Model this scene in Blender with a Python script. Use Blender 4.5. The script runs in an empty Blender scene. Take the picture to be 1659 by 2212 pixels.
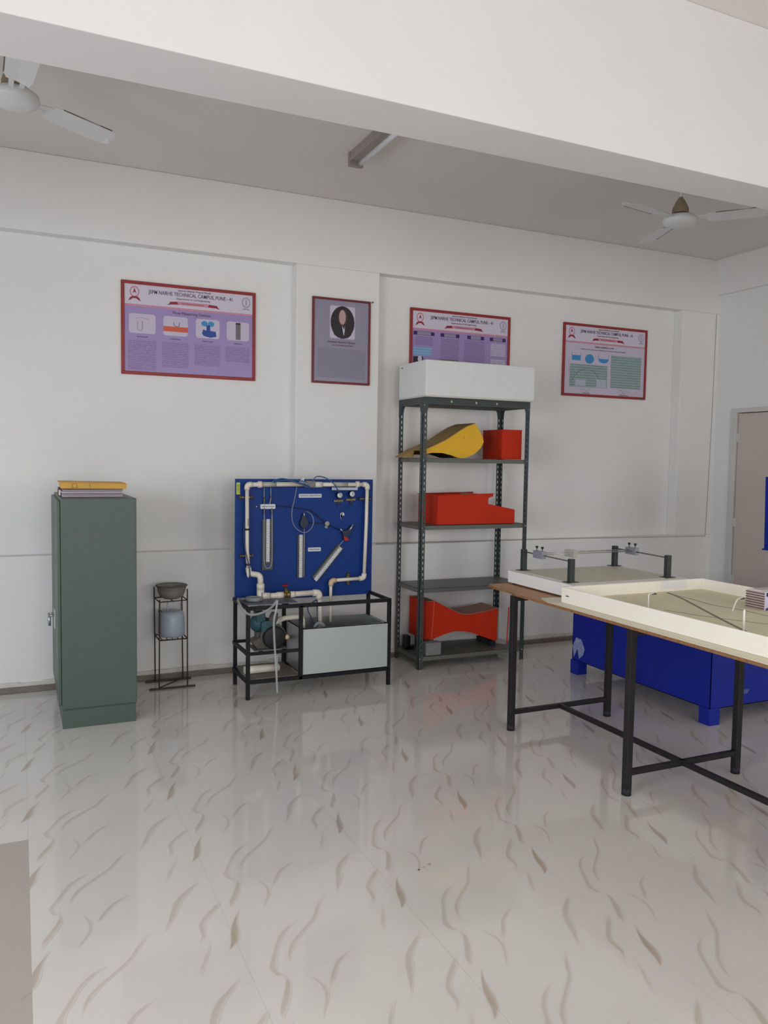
import bpy, bmesh, math, random
from mathutils import Vector, Matrix
random.seed(7)
scene = bpy.context.scene
col = scene.collection

# ------------------------------------------------------------------ camera
cam_d = bpy.data.cameras.new('camera'); cam = bpy.data.objects.new('camera', cam_d); col.objects.link(cam)
r = Vector((0.910543, -0.413115, 0.015765)); u = Vector((0.012152, 0.064863, 0.99782)); f = Vector((0.413237, 0.908366, -0.064081))
M4 = Matrix(((r.x, u.x, -f.x, 0), (r.y, u.y, -f.y, 0), (r.z, u.z, -f.z, 1.54), (0, 0, 0, 1)))
cam.matrix_world = M4
cam_d.sensor_fit = 'VERTICAL'; cam_d.sensor_height = 24.0; cam_d.lens = 1734.42 * 24.0 / 2212.0
cam_d.clip_start = 0.05
scene.camera = cam

# ------------------------------------------------------------------ world, daylight, exposure
w = bpy.data.worlds.new('world'); scene.world = w; w.use_nodes = True
bg = w.node_tree.nodes['Background']; bg.inputs[0].default_value = (0.75, 0.86, 1.0, 1); bg.inputs[1].default_value = 1.0
scene.view_settings.view_transform = 'Standard'; scene.view_settings.look = 'None'
scene.view_settings.gamma = 1.0; scene.view_settings.exposure = 0.0

def area(name, loc, direction, sx, sy, power, color):
    l = bpy.data.lights.new(name, 'AREA'); l.shape = 'RECTANGLE'; l.size = sx; l.size_y = sy
    l.energy = power; l.color = color; l.spread = math.radians(150)
    o = bpy.data.objects.new(name, l); col.objects.link(o); o.location = loc
    o.rotation_euler = Vector(direction).to_track_quat('-Z', 'Y').to_euler()
    return o
# daylight entering each window opening (sized like the opening, just outside it)
DAY = (0.96, 0.98, 1.0)
area('daylight_left_far', (-2.55, 3.75, 1.30), (1, 0.15, -0.30), 1.9, 1.3, 24, (0.74, 0.84, 1.0))
area('daylight_left_near', (-2.55, 0.6, 1.62), (1, 0.1, -0.30), 2.2, 1.75, 102, DAY)
area('daylight_front_left', (0.2, -3.55, 1.65), (0, 1, -0.20), 2.6, 1.7, 84, DAY)
area('daylight_front_right', (3.9, -3.55, 1.65), (-0.1, 1, -0.20), 2.6, 1.7, 52, (1.0, 0.98, 0.95))

# ------------------------------------------------------------------ materials
def lin(c): return tuple(((x / 255.0 + 0.055) / 1.055) ** 2.4 if x / 255.0 > 0.04045 else x / 255.0 / 12.92 for x in c)
MATS = {}
def mat(name, rgb, rough=0.5, metal=0.0, noise=0.0, nscale=8.0, bump=0.0, alpha=1.0, trans=0.0, spec=0.5, coat=0.0):
    if name in MATS: return MATS[name]
    m = bpy.data.materials.new(name); m.use_nodes = True; nt = m.node_tree
    b = nt.nodes['Principled BSDF']; c = lin(rgb)
    b.inputs['Base Color'].default_value = (*c, 1); b.inputs['Roughness'].default_value = rough
    b.inputs['Metallic'].default_value = metal; b.inputs['Specular IOR Level'].default_value = spec
    b.inputs['Coat Weight'].default_value = coat
    b.inputs['Alpha'].default_value = alpha; b.inputs['Transmission Weight'].default_value = trans
    if noise or bump:
        tc = nt.nodes.new('ShaderNodeTexCoord'); n = nt.nodes.new('ShaderNodeTexNoise')
        n.inputs['Scale'].default_value = nscale; n.inputs['Detail'].default_value = 5
        nt.links.new(tc.outputs['Object'], n.inputs['Vector'])
        if noise:
            cr = nt.nodes.new('ShaderNodeValToRGB')
            cr.color_ramp.elements[0].position = 0.3; cr.color_ramp.elements[1].position = 0.7
            cr.color_ramp.elements[0].color = (*[x * (1 - noise) for x in c], 1)
            cr.color_ramp.elements[1].color = (*[min(1, x * (1 + noise * 0.5)) for x in c], 1)
            nt.links.new(n.outputs['Fac'], cr.inputs['Fac']); nt.links.new(cr.outputs['Color'], b.inputs['Base Color'])
        if bump:
            bp = nt.nodes.new('ShaderNodeBump'); bp.inputs['Strength'].default_value = bump; bp.inputs['Distance'].default_value = 0.01
            nt.links.new(n.outputs['Fac'], bp.inputs['Height']); nt.links.new(bp.outputs['Normal'], b.inputs['Normal'])
    MATS[name] = m; return m

WALL = mat('wall_paint', (237, 235, 232), 0.75, noise=0.035, nscale=1.3, bump=0.06)
BEAMW = mat('beam_paint', (226, 223, 222), 0.8, noise=0.03, nscale=2)
CEIL = mat('ceiling_paint', (230, 224, 218), 0.85, noise=0.03, nscale=1.5)
DARKSKIRT = mat('skirting_tile', (120, 108, 98), 0.35, noise=0.15, nscale=6)
PLASTER = mat('rough_plaster', (222, 218, 208), 0.9, noise=0.12, nscale=30)
GREEN = mat('green_enamel', (72, 87, 78), 0.45, noise=0.06, nscale=3, bump=0.02)
GREEND = mat('green_enamel_dark', (62, 80, 72), 0.5)
BLUE = mat('blue_board', (8, 53, 126), 0.5, noise=0.06, nscale=4, spec=0.25)
BLUET = mat('blue_tank_paint', (22, 40, 146), 0.45, noise=0.08, nscale=3, bump=0.02, spec=0.3)
BLACK = mat('black_steel', (24, 22, 26), 0.5, noise=0.12, nscale=14, spec=0.25)
TLEG = mat('table_steel', (34, 31, 33), 0.45, noise=0.12, nscale=12, spec=0.3)
RACK = mat('rack_grey', (60, 68, 68), 0.42, noise=0.12, nscale=10)
RACKT = mat('rack_shelf_grey', (100, 101, 95), 0.45, noise=0.12, nscale=5)
RED = mat('red_paint', (196, 48, 20), 0.55, noise=0.06, nscale=5, spec=0.2)
REDG = mat('red_edge_dirty', (176, 128, 116), 0.6, noise=0.1, nscale=8)
YEL = mat('yellow_paint', (232, 178, 28), 0.5, noise=0.05, nscale=7)
OCHRE = mat('ochre_dirty_sheet', (168, 138, 84), 0.7, noise=0.15, nscale=9)
PVC = mat('pvc_white', (226, 218, 204), 0.35, noise=0.05, nscale=9)
PVCT = mat('pvc_stained', (208, 180, 146), 0.45, noise=0.1, nscale=12)
BRASS = mat('old_brass', (128, 108, 70), 0.4, 0.7, noise=0.2, nscale=40)
CLEAR = mat('clear_tube', (190, 194, 194), 0.15, alpha=0.45)
HOSE = mat('milky_hose', (160, 163, 164), 0.3, alpha=0.65)
HOSEB = mat('blue_hose', (30, 84, 132), 0.35)
HOSEN = mat('navy_hose', (30, 50, 96), 0.4)
STEEL = mat('stainless', (176, 180, 180), 0.32, 0.85, noise=0.08, nscale=5)
TANKF = mat('white_panel_cover', (176, 183, 179), 0.3)
TEAL = mat('teal_pump', (42, 84, 92), 0.5, noise=0.15, nscale=18)
DUSTY = mat('dusty_iron', (96, 92, 86), 0.7, noise=0.2, nscale=20)
DARKR = mat('dark_rubber', (26, 27, 34), 0.6)
BOARDG = mat('manometer_board', (74, 70, 66), 0.5)
SCALE = mat('white_scale', (214, 216, 220), 0.5)
WHITE = mat('white_plastic', (236, 234, 230), 0.45, noise=0.02, nscale=6)
THERMO = mat('styrofoam', (228, 229, 227), 0.7, noise=0.03, nscale=20, bump=0.05)
RUST = mat('rusty_rod', (74, 54, 46), 0.7, noise=0.25, nscale=30)
BOWL = mat('grey_bowl', (138, 132, 124), 0.6, noise=0.2, nscale=18)
CAN = mat('translucent_can', (176, 188, 202), 0.35, noise=0.06, nscale=5)
CREAM = mat('cream_laminate', (226, 218, 194), 0.4, noise=0.03, nscale=3)
CREAMT = mat('tray_white', (248, 241, 228), 0.4, noise=0.02, nscale=4)
SAND = mat('tray_bed', (236, 227, 196), 0.7, noise=0.05, nscale=6)
BEIGET = mat('model_bed', (206, 204, 184), 0.5, noise=0.03, nscale=6)
MDF = mat('bare_board', (188, 146, 112), 0.65, noise=0.1, nscale=12)
EDGE = mat('board_edge', (140, 100, 62), 0.8, noise=0.3, nscale=60)
ROADL = mat('dark_line_paint', (146, 136, 118), 0.7, noise=0.15, nscale=30)
DOORM = mat('door_leaf_laminate', (204, 190, 182), 0.5, noise=0.03, nscale=3)
FRAMEW = mat('door_frame_paint', (208, 206, 202), 0.5)
GAP = mat('dark_gap', (84, 50, 44), 0.9)
PREDF = mat('poster_frame_red', (152, 46, 42), 0.45, noise=0.15, nscale=30)
PREDD = mat('poster_frame_maroon', (120, 40, 42), 0.45, noise=0.15, nscale=30)
PPINK = mat('print_pink', (206, 140, 160), 0.4)
PWHITE = mat('print_white', (214, 206, 222), 0.35)
PPURP = mat('print_purple', (164, 142, 194), 0.35, noise=0.04, nscale=6)
PGREY = mat('print_grey_lilac', (150, 144, 164), 0.35, noise=0.05, nscale=5)
PLILAC = mat('print_lilac_white', (202, 192, 212), 0.35)
PDRED = mat('print_dark_red', (150, 24, 54), 0.4)
PDPUR = mat('print_dark_purple', (62, 32, 98), 0.4)
PTEXT = mat('print_text', (104, 80, 112), 0.5)
PTEXTR = mat('print_text_maroon', (110, 52, 76), 0.5)
PGR = mat('print_green', (150, 174, 172), 0.4, noise=0.04, nscale=9)
PBLUE = mat('print_blue', (60, 140, 200), 0.4)
PDBLUE = mat('print_dark_blue', (30, 70, 150), 0.4)
PLBLUE = mat('print_light_blue', (140, 176, 212), 0.4)
PORG = mat('print_orange', (214, 90, 62), 0.4)
PDARK = mat('print_dark', (40, 34, 44), 0.4)
PBROWN = mat('print_brown', (80, 50, 44), 0.4)
PSKIN = mat('print_skin', (190, 156, 154), 0.4)
PGRAY = mat('print_grey', (112, 110, 114), 0.4, noise=0.2, nscale=40)
PSEAL = mat('print_seal_grey', (170, 164, 186), 0.4)
PSEALR = mat('print_seal_red', (206, 130, 138), 0.4)
GREYP = mat('print_light_grey', (184, 190, 208), 0.4)
LABELW = mat('label_white', (206, 210, 216), 0.4)
YG = mat('label_yellow_green', (190, 206, 70), 0.5)
CARD = mat('yellow_cardboard', (214, 166, 78), 0.7, noise=0.06, nscale=12)
FILE1 = mat('purple_grey_file', (160, 142, 152), 0.6, noise=0.1, nscale=30)
FILE2 = mat('brown_file', (104, 70, 58), 0.7)
BLKPOST = mat('dark_post', (48, 54, 52), 0.45)
ROD = mat('bright_rod', (190, 188, 184), 0.25, 0.8)
ALU = mat('dull_block', (146, 150, 158), 0.4, 0.3)
CLRB = mat('clear_block', (190, 186, 176), 0.2, alpha=0.7)
FANW = mat('fan_white', (226, 226, 226), 0.4, noise=0.03, nscale=5)
FANB = mat('fan_brass_cup', (150, 134, 110), 0.5, 0.0, noise=0.1, nscale=20)
FAND = mat('fan_dust', (128, 112, 96), 0.8, noise=0.2, nscale=30)
TUBEM = mat('tube_glass', (238, 238, 238), 0.3)
FIXT = mat('fixture_dusty', (158, 148, 142), 0.6, noise=0.1, nscale=20)
ACR = mat('acrylic', (206, 196, 196), 0.2, alpha=0.25)
GLASS = mat('window_glass', (240, 246, 250), 0.05, alpha=0.12)
ALUF = mat('window_frame', (190, 190, 190), 0.4, 0.4)

def lines_mat(name, base, ink, period, axis='Z', duty=0.5, mixf=0.6):
    """rows of fine print: horizontal lines broken into words"""
    if name in MATS: return MATS[name]
    m = bpy.data.materials.new(name); m.use_nodes = True; nt = m.node_tree; b = nt.nodes['Principled BSDF']
    b.inputs['Roughness'].default_value = 0.4
    tc = nt.nodes.new('ShaderNodeTexCoord'); sp = nt.nodes.new('ShaderNodeSeparateXYZ'); nt.links.new(tc.outputs['Object'], sp.inputs[0])
    def mth(op, a, bb):
        n = nt.nodes.new('ShaderNodeMath'); n.operation = op
        for i, v in enumerate((a, bb)):
            if v is None: continue
            if isinstance(v, (int, float)): n.inputs[i].default_value = v
            else: nt.links.new(v, n.inputs[i])
        return n.outputs[0]
    t = mth('FRACT', mth('DIVIDE', sp.outputs[axis], period), None)
    row = mth('LESS_THAN', t, duty)
    n = nt.nodes.new('ShaderNodeTexNoise'); n.inputs['Scale'].default_value = 1.0; n.inputs['Detail'].default_value = 2
    mp = nt.nodes.new('ShaderNodeMapping'); mp.inputs['Scale'].default_value = (160, 160, 1.0 / period)
    nt.links.new(tc.outputs['Object'], mp.inputs[0]); nt.links.new(mp.outputs[0], n.inputs['Vector'])
    wd = mth('GREATER_THAN', n.outputs['Fac'], 0.44)
    fac = mth('MULTIPLY', mth('MULTIPLY', row, wd), mixf)
    mx = nt.nodes.new('ShaderNodeMix'); mx.data_type = 'RGBA'
    mx.inputs[6].default_value = (*lin(base), 1); mx.inputs[7].default_value = (*lin(ink), 1)
    nt.links.new(fac, mx.inputs[0]); nt.links.new(mx.outputs[2], b.inputs['Base Color'])
    MATS[name] = m; return m
TXT_P = lines_mat('text_rows_purple', (160, 138, 188), (96, 72, 130), 0.0115, duty=0.5, mixf=0.55)
TXT_G = lines_mat('text_rows_grey', (146, 140, 160), (104, 98, 122), 0.0115, duty=0.5, mixf=0.5)
TXT_W = lines_mat('text_rows_white', (196, 188, 212), (110, 96, 140), 0.012, duty=0.4, mixf=0.6)
TXT_GR = lines_mat('text_rows_green', (150, 172, 170), (70, 90, 100), 0.022, duty=0.28, mixf=0.6)
TXT_L = lines_mat('label_rows', (206, 210, 216), (90, 92, 110), 0.009, duty=0.45, mixf=0.6)
TXT_M = lines_mat('scale_rows', (212, 214, 218), (70, 70, 84), 0.012, duty=0.3, mixf=0.7)
TXT_BL = lines_mat('chart_rows', (140, 176, 212), (90, 130, 180), 0.02, duty=0.3, mixf=0.7)

# polished floor tile: marbled print with vein colour in the 'vein' attribute, fine joints every 0.598 m
def floor_mat():
    m = bpy.data.materials.new('floor_tiles'); m.use_nodes = True; nt = m.node_tree; b = nt.nodes['Principled BSDF']
    L = nt.links.new
    b.inputs['Roughness'].default_value = 0.10; b.inputs['Specular IOR Level'].default_value = 0.5
    tc = nt.nodes.new('ShaderNodeTexCoord')
    n1 = nt.nodes.new('ShaderNodeTexNoise'); n1.inputs['Scale'].default_value = 2.2; n1.inputs['Detail'].default_value = 4
    L(tc.outputs['Object'], n1.inputs['Vector'])
    base = nt.nodes.new('ShaderNodeValToRGB'); base.color_ramp.elements[0].position = 0.3; base.color_ramp.elements[1].position = 0.7
    base.color_ramp.elements[0].color = (*lin((208, 203, 197)), 1); base.color_ramp.elements[1].color = (*lin((215, 210, 204)), 1)
    L(n1.outputs['Fac'], base.inputs['Fac'])
    at = nt.nodes.new('ShaderNodeAttribute'); at.attribute_name = 'vein'
    n2 = nt.nodes.new('ShaderNodeTexNoise'); n2.inputs['Scale'].default_value = 9
    L(tc.outputs['Object'], n2.inputs['Vector'])
    vc = nt.nodes.new('ShaderNodeValToRGB'); vc.color_ramp.elements[0].position = 0.4; vc.color_ramp.elements[1].position = 0.6
    vc.color_ramp.elements[0].color = (*lin((172, 158, 140)), 1); vc.color_ramp.elements[1].color = (*lin((180, 163, 152)), 1)
    L(n2.outputs['Fac'], vc.inputs['Fac'])
    mx = nt.nodes.new('ShaderNodeMix'); mx.data_type = 'RGBA'
    L(at.outputs['Fac'], mx.inputs[0]); L(base.outputs[0], mx.inputs[6]); L(vc.outputs[0], mx.inputs[7])
    sp = nt.nodes.new('ShaderNodeSeparateXYZ'); L(tc.outputs['Object'], sp.inputs[0])
    def mth(op, a, bb=None):
        n = nt.nodes.new('ShaderNodeMath'); n.operation = op
        for i, v in enumerate((a, bb)):
            if v is None: continue
            if isinstance(v, (int, float)): n.inputs[i].default_value = v
            else: L(v, n.inputs[i])
        return n.outputs[0]
    def joint(o, off, wdt):
        t = mth('FRACT', mth('DIVIDE', mth('SUBTRACT', o, off), 0.598))
        return mth('GREATER_THAN', mth('ABSOLUTE', mth('SUBTRACT', t, 0.5)), 0.5 - wdt)
    n3 = nt.nodes.new('ShaderNodeTexNoise'); n3.inputs['Scale'].default_value = 1.4
    L(tc.outputs['Object'], n3.inputs['Vector'])
    j = mth('MAXIMUM', joint(sp.outputs[0], 0.015, 0.0016), mth('MULTIPLY', joint(sp.outputs[1], 2.222, 0.0013), 0.6))
    j = mth('MULTIPLY', j, mth('ADD', mth('MULTIPLY', n3.outputs['Fac'], 0.7), 0.0))
    mj = nt.nodes.new('ShaderNodeMix'); mj.data_type = 'RGBA'
    L(j, mj.inputs[0]); L(mx.outputs[2], mj.inputs[6]); mj.inputs[7].default_value = (*lin((150, 142, 134)), 1)
    # plain darker cream tiles in the near left bay
    px = mth('MULTIPLY', mth('LESS_THAN', sp.outputs[0], 0.0165), mth('LESS_THAN', sp.outputs[1], 3.43))
    mp = nt.nodes.new('ShaderNodeMix'); mp.data_type = 'RGBA'
    L(px, mp.inputs[0]); L(mj.outputs[2], mp.inputs[6]); mp.inputs[7].default_value = (*lin((176, 165, 155)), 1)
    L(mp.outputs[2], b.inputs['Base Color'])
    rr = mth('ADD', mth('MULTIPLY', n1.outputs['Fac'], 0.05), 0.05); L(rr, b.inputs['Roughness'])
    nb = nt.nodes.new('ShaderNodeTexNoise'); nb.inputs['Scale'].default_value = 3.5; L(tc.outputs['Object'], nb.inputs['Vector'])
    bp = nt.nodes.new('ShaderNodeBump'); bp.inputs['Strength'].default_value = 0.05; bp.inputs['Distance'].default_value = 0.01
    L(nb.outputs['Fac'], bp.inputs['Height']); L(bp.outputs['Normal'], b.inputs['Normal'])
    return m
FLOOR = floor_mat()

# ------------------------------------------------------------------ mesh builder
class MB:
    def __init__(s): s.v = []; s.f = []; s.sm = []; s.mi = []; s.cur = 0
    def add(s, vs, fs, smooth=False):
        o = len(s.v); s.v += [tuple(x) for x in vs]
        for q in fs: s.f.append([i + o for i in q]); s.sm.append(smooth); s.mi.append(s.cur)
        return s
    def box(s, x0, x1, y0, y1, z0, z1):
        vs = [(x, y, z) for z in (z0, z1) for y in (y0, y1) for x in (x0, x1)]
        return s.add(vs, [(0, 2, 3, 1), (4, 5, 7, 6), (0, 1, 5, 4), (2, 6, 7, 3), (0, 4, 6, 2), (1, 3, 7, 5)])
    def bar(s, a, b, wx, wy, up=(0, 0, 1)):
        a = Vector(a); b = Vector(b); d = (b - a).normalized(); up = Vector(up)
        if abs(d.dot(up)) > 0.99: up = Vector((0, 1, 0))
        x = d.cross(up).normalized() * wx / 2; y = x.cross(d).normalized() * wy / 2
        vs = [p + i * x + j * y for p in (a, b) for i, j in ((-1, -1), (1, -1), (1, 1), (-1, 1))]
        return s.add(vs, [(3, 2, 1, 0), (4, 5, 6, 7), (0, 1, 5, 4), (1, 2, 6, 5), (2, 3, 7, 6), (3, 0, 4, 7)])
    def tube(s, pts, rad, n=12, caps=True):
        pts = [Vector(p) for p in pts]; k = len(pts)
        rads = rad if isinstance(rad, (list, tuple)) else [rad] * k
        rings = []; prev = None
        for i, p in enumerate(pts):
            d = (pts[min(i + 1, k - 1)] - pts[max(i - 1, 0)])
            if d.length < 1e-9: d = Vector((0, 0, 1))
            d.normalize()
            if prev is None:
                a = Vector((0, 0, 1)) if abs(d.z) < 0.9 else Vector((0, 1, 0))
                x = d.cross(a).normalized()
            else: x = (prev - d * prev.dot(d)).normalized()
            prev = x; y = d.cross(x)
            rings.append([p + (x * math.cos(2 * math.pi * j / n) + y * math.sin(2 * math.pi * j / n)) * rads[i] for j in range(n)])
        vs = [q for rg in rings for q in rg]; fs = []
        for i in range(k - 1):
            for j in range(n):
                fs.append((i * n + j, i * n + (j + 1) % n, (i + 1) * n + (j + 1) % n, (i + 1) * n + j))
        o = len(s.v); s.add(vs, fs, True)
        if caps:
            s.f.append([o + j for j in range(n)][::-1]); s.f.append([o + (k - 1) * n + j for j in range(n)]); s.sm += [False, False]; s.mi += [s.cur] * 2
        return s
    def cyl(s, a, b, rad, n=16): return s.tube([a, b], rad, n)
    def lathe(s, c, prof, n=28, axis=(0, 0, 1)):
        ax = Vector(axis).normalized(); a = Vector((1, 0, 0)) if abs(ax.x) < 0.9 else Vector((0, 1, 0))
        x = ax.cross(a).normalized(); y = ax.cross(x); c = Vector(c)
        vs = [c + ax * h + (x * math.cos(2 * math.pi * j / n) + y * math.sin(2 * math.pi * j / n)) * max(rr, 1e-5) for rr, h in prof for j in range(n)]
        fs = [(i * n + j, i * n + (j + 1) % n, (i + 1) * n + (j + 1) % n, (i + 1) * n + j) for i in range(len(prof) - 1) for j in range(n)]
        return s.add(vs, fs, True)
    def prism(s, poly, d0, d1, plane='XZ'):
        """polygon given in a plane, extruded between d0 and d1 along the third axis"""
        k = len(poly)
        def P(a, b, d): return {'XZ': (a, d, b), 'XY': (a, b, d), 'YZ': (d, a, b)}[plane]
        vs = [P(a, b, d0) for a, b in poly] + [P(a, b, d1) for a, b in poly]
        fs = [list(range(k))[::-1], list(range(k, 2 * k))] + [(i, (i + 1) % k, k + (i + 1) % k, k + i) for i in range(k)]
        return s.add(vs, fs)
    def sheet(s, line, y0, y1, t=0.002):
        """bent sheet: XZ polyline extruded in Y"""
        for (a, b), (c, d) in zip(line[:-1], line[1:]):
            s.prism([(a, b), (c, d), (c, d + t), (a, b + t)], y0, y1)
        return s
    def build(s, name, m, parent=None, bevel=0.0, loc=None, segs=2, attr=None):
        me = bpy.data.meshes.new(name); me.from_pydata(s.v, [], s.f); me.validate()
        mats = m if isinstance(m, (list, tuple)) else [m]
        for q in mats: me.materials.append(q)
        bm = bmesh.new(); bm.from_mesh(me); bmesh.ops.recalc_face_normals(bm, faces=bm.faces); bm.to_mesh(me); bm.free()
        for p, sm, mi in zip(me.polygons, s.sm, s.mi): p.use_smooth = sm; p.material_index = mi
        o = bpy.data.objects.new(name, me); col.objects.link(o)
        if parent: o.parent = parent
        if loc: o.location = loc
        if bevel:
            bv = o.modifiers.new('bevel', 'BEVEL'); bv.width = bevel; bv.segments = segs; bv.limit_method = 'ANGLE'; bv.angle_limit = math.radians(50)
        return o
def box(x0, x1, y0, y1, z0, z1): return MB().box(x0, x1, y0, y1, z0, z1)
def rrect(x0, x1, z0, z1, rd, n=5):
    out = []
    for cx, cz, a0 in ((x1 - rd, z1 - rd, 0), (x0 + rd, z1 - rd, 90), (x0 + rd, z0 + rd, 180), (x1 - rd, z0 + rd, 270)):
        for i in range(n + 1):
            a = math.radians(a0 + 90 * i / n); out.append((cx + rd * math.cos(a), cz + rd * math.sin(a)))
    return out
def ell(cx, cz, rx, rz, n=32, a0=0, a1=360):
    return [(cx + rx * math.cos(math.radians(a0 + (a1 - a0) * i / n)), cz + rz * math.sin(math.radians(a0 + (a1 - a0) * i / n))) for i in range(n + (0 if a1 - a0 == 360 else 1))]
def smooth(pts, k=6):
    P = [Vector(p) for p in pts]; out = []
    for i in range(len(P) - 1):
        p0 = P[max(i - 1, 0)]; p1 = P[i]; p2 = P[i + 1]; p3 = P[min(i + 2, len(P) - 1)]
        for j in range(k):
            t = j / k
            out.append(0.5 * ((2 * p1) + (p2 - p0) * t + (2 * p0 - 5 * p1 + 4 * p2 - p3) * t * t + (3 * p1 - p0 - 3 * p2 + p3) * t ** 3))
    out.append(P[-1]); return out
def arc_pipe(pts, rb, k=6):
    """polyline with its inner corners rounded to radius rb"""
    P = [Vector(p) for p in pts]; out = [P[0]]
    for i in range(1, len(P) - 1):
        a = (P[i - 1] - P[i]).normalized(); b = (P[i + 1] - P[i]).normalized()
        A = P[i] + a * rb; B = P[i] + b * rb
        for j in range(k + 1):
            t = j / k; out.append((1 - t) ** 2 * A + 2 * t * (1 - t) * P[i] + t * t * B)
    out.append(P[-1]); return out
def thing(name, label, cat, loc, group=None):
    o = bpy.data.objects.new(name, None); col.objects.link(o); o.location = loc; o.empty_display_size = 0.1
    o['label'] = label; o['category'] = cat
    if group: o['group'] = group
    return o
def tag(o, label, cat, group=None):
    o['label'] = label; o['category'] = cat
    if group: o['group'] = group
    return o
def struct(o, label=None):
    o['kind'] = 'structure'
    if label: o['label'] = label
    return o
def pt(e):   # parts are written in world metres; keep them there under an Empty that has a location
    for c in e.children: c.matrix_parent_inverse = Matrix.Translation(-e.location)
    return e
def words(txt, size, x, y, z, m, name='lettering', parent=None, align='CENTER', sx=1.0, bold=0.0, rot=(90, 0, 0)):
    cu = bpy.data.curves.new(name, 'FONT'); cu.body = txt; cu.size = size; cu.align_x = align; cu.align_y = 'CENTER'
    cu.extrude = 0.0004; cu.offset = bold; cu.resolution_u = 3
    t = bpy.data.objects.new(name + '_tmp', cu); col.objects.link(t)
    bpy.context.view_layer.update()
    me = bpy.data.meshes.new_from_object(t.evaluated_get(bpy.context.evaluated_depsgraph_get()))
    bpy.data.objects.remove(t)
    Mx = Matrix.Translation((x, y, z)) @ Matrix.Rotation(math.radians(rot[2]), 4, 'Z') @ Matrix.Rotation(math.radians(rot[0]), 4, 'X') @ Matrix.Rotation(math.radians(rot[1]), 4, 'Z') @ Matrix.Diagonal((sx, 1, 1, 1))
    me.transform(Mx); me.materials.clear(); me.materials.append(m)
    o = bpy.data.objects.new(name, me); col.objects.link(o)
    if parent: o.parent = parent
    return o

# ================================================================== STRUCTURE
XL, XR, YF, YB, ZC = -2.4, 6.0, -3.4, 5.66, 3.45
NT, NB, ND = 2.957, 0.885, 0.10       # niche top, niche ledge, niche depth
# ---- floor with the tile print's veins in the same mesh
VEINS = [
[(-0.393, 0.243, -0.0003, 0.0026), (-0.434, 0.214, -0.0012, 0.0054), (-0.469, 0.173, -0.0033, 0.0057), (-0.497, 0.118, -0.0044, 0.0045), (-0.519, 0.072, -0.005, 0.0042), (-0.532, 0.038, -0.0097, -0.0008), (-0.526, 0.005, -0.0038, -0.005), (-0.509, -0.007, -0.0012, -0.0029)],
[(-0.51, -0.01, -0.0015, -0.0006), (-0.509, -0.044, -0.0054, 0.0005), (-0.524, -0.087, -0.007, 0.0049), (-0.543, -0.125, -0.0067, 0.0062), (-0.559, -0.156, -0.006, 0.0039), (-0.569, -0.189, -0.0025, 0.0011)],
[(-0.249, 0.367, -0.0011, 0.0019), (-0.293, 0.299, -0.0033, 0.0051), (-0.324, 0.246, -0.0022, 0.0053), (-0.369, 0.201, -0.0013, 0.0052), (-0.412, 0.159, -0.0017, 0.0056), (-0.443, 0.123, -0.0035, 0.0061), (-0.463, 0.085, -0.0031, 0.0021), (-0.476, 0.045, -0.0009, 0.0004)],
[(-0.44, -0.036, -0.001, -0.0009), (-0.428, -0.07, -0.0024, -0.0022), (-0.419, -0.103, -0.0041, -0.0022), (-0.422, -0.138, -0.0048, 0.0006), (-0.435, -0.172, -0.0028, 0.0019), (-0.455, -0.208, -0.0016, 0.0011), (-0.465, -0.233, -0.0006, 0.0003)],
[(-0.28, 0.031, -0.0002, 0.0015), (-0.315, 0.008, -0.0008, 0.0041), (-0.345, -0.02, -0.0025, 0.0048), (-0.369, -0.058, -0.0043, 0.0049), (-0.386, -0.084, -0.0029, 0.0032), (-0.4, -0.107, -0.0011, 0.0011)],
[(-0.039, 0.026, -0.0011, 0.0022), (-0.075, -0.013, -0.0032, 0.0065), (-0.113, -0.054, -0.006, 0.0072), (-0.139, -0.098, -0.0097, 0.0037), (-0.159, -0.151, -0.0085, 0.002), (-0.178, -0.194, -0.0042, 0.0015), (-0.202, -0.244, -0.0009, 0.0004)],
[(0.006, -0.133, -0.0019, 0.0019), (-0.02, -0.167, -0.005, 0.006), (-0.059, -0.211, -0.0051, 0.0048), (-0.084, -0.25, -0.0078, 0.0006), (-0.089, -0.288, -0.0068, -0.002), (-0.092, -0.318, -0.0046, 0.0004), (-0.112, -0.351, -0.0012, 0.0007)],
[(0.052, -0.21, -0.0011, 0.0002), (0.029, -0.257, -0.0038, 0.0002), (0.014, -0.3, -0.0097, -0.0012), (0.004, -0.343, -0.013, -0.0019), (-0.006, -0.378, -0.0102, 0.001), (-0.023, -0.408, -0.003, 0.0013), (-0.034, -0.421, -0.0008, 0.0005)],
[(-0.08, 0.232, -0.0008, 0.0003), (-0.103, 0.175, -0.0038, 0.0014), (-0.124, 0.129, -0.005, 0.0012), (-0.141, 0.079, -0.0014, 0.0001)]]
STRENGTH = [0.5, 0.62, 0.5, 0.42, 0.5, 0.55, 0.52, 0.95, 0.4]
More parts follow.
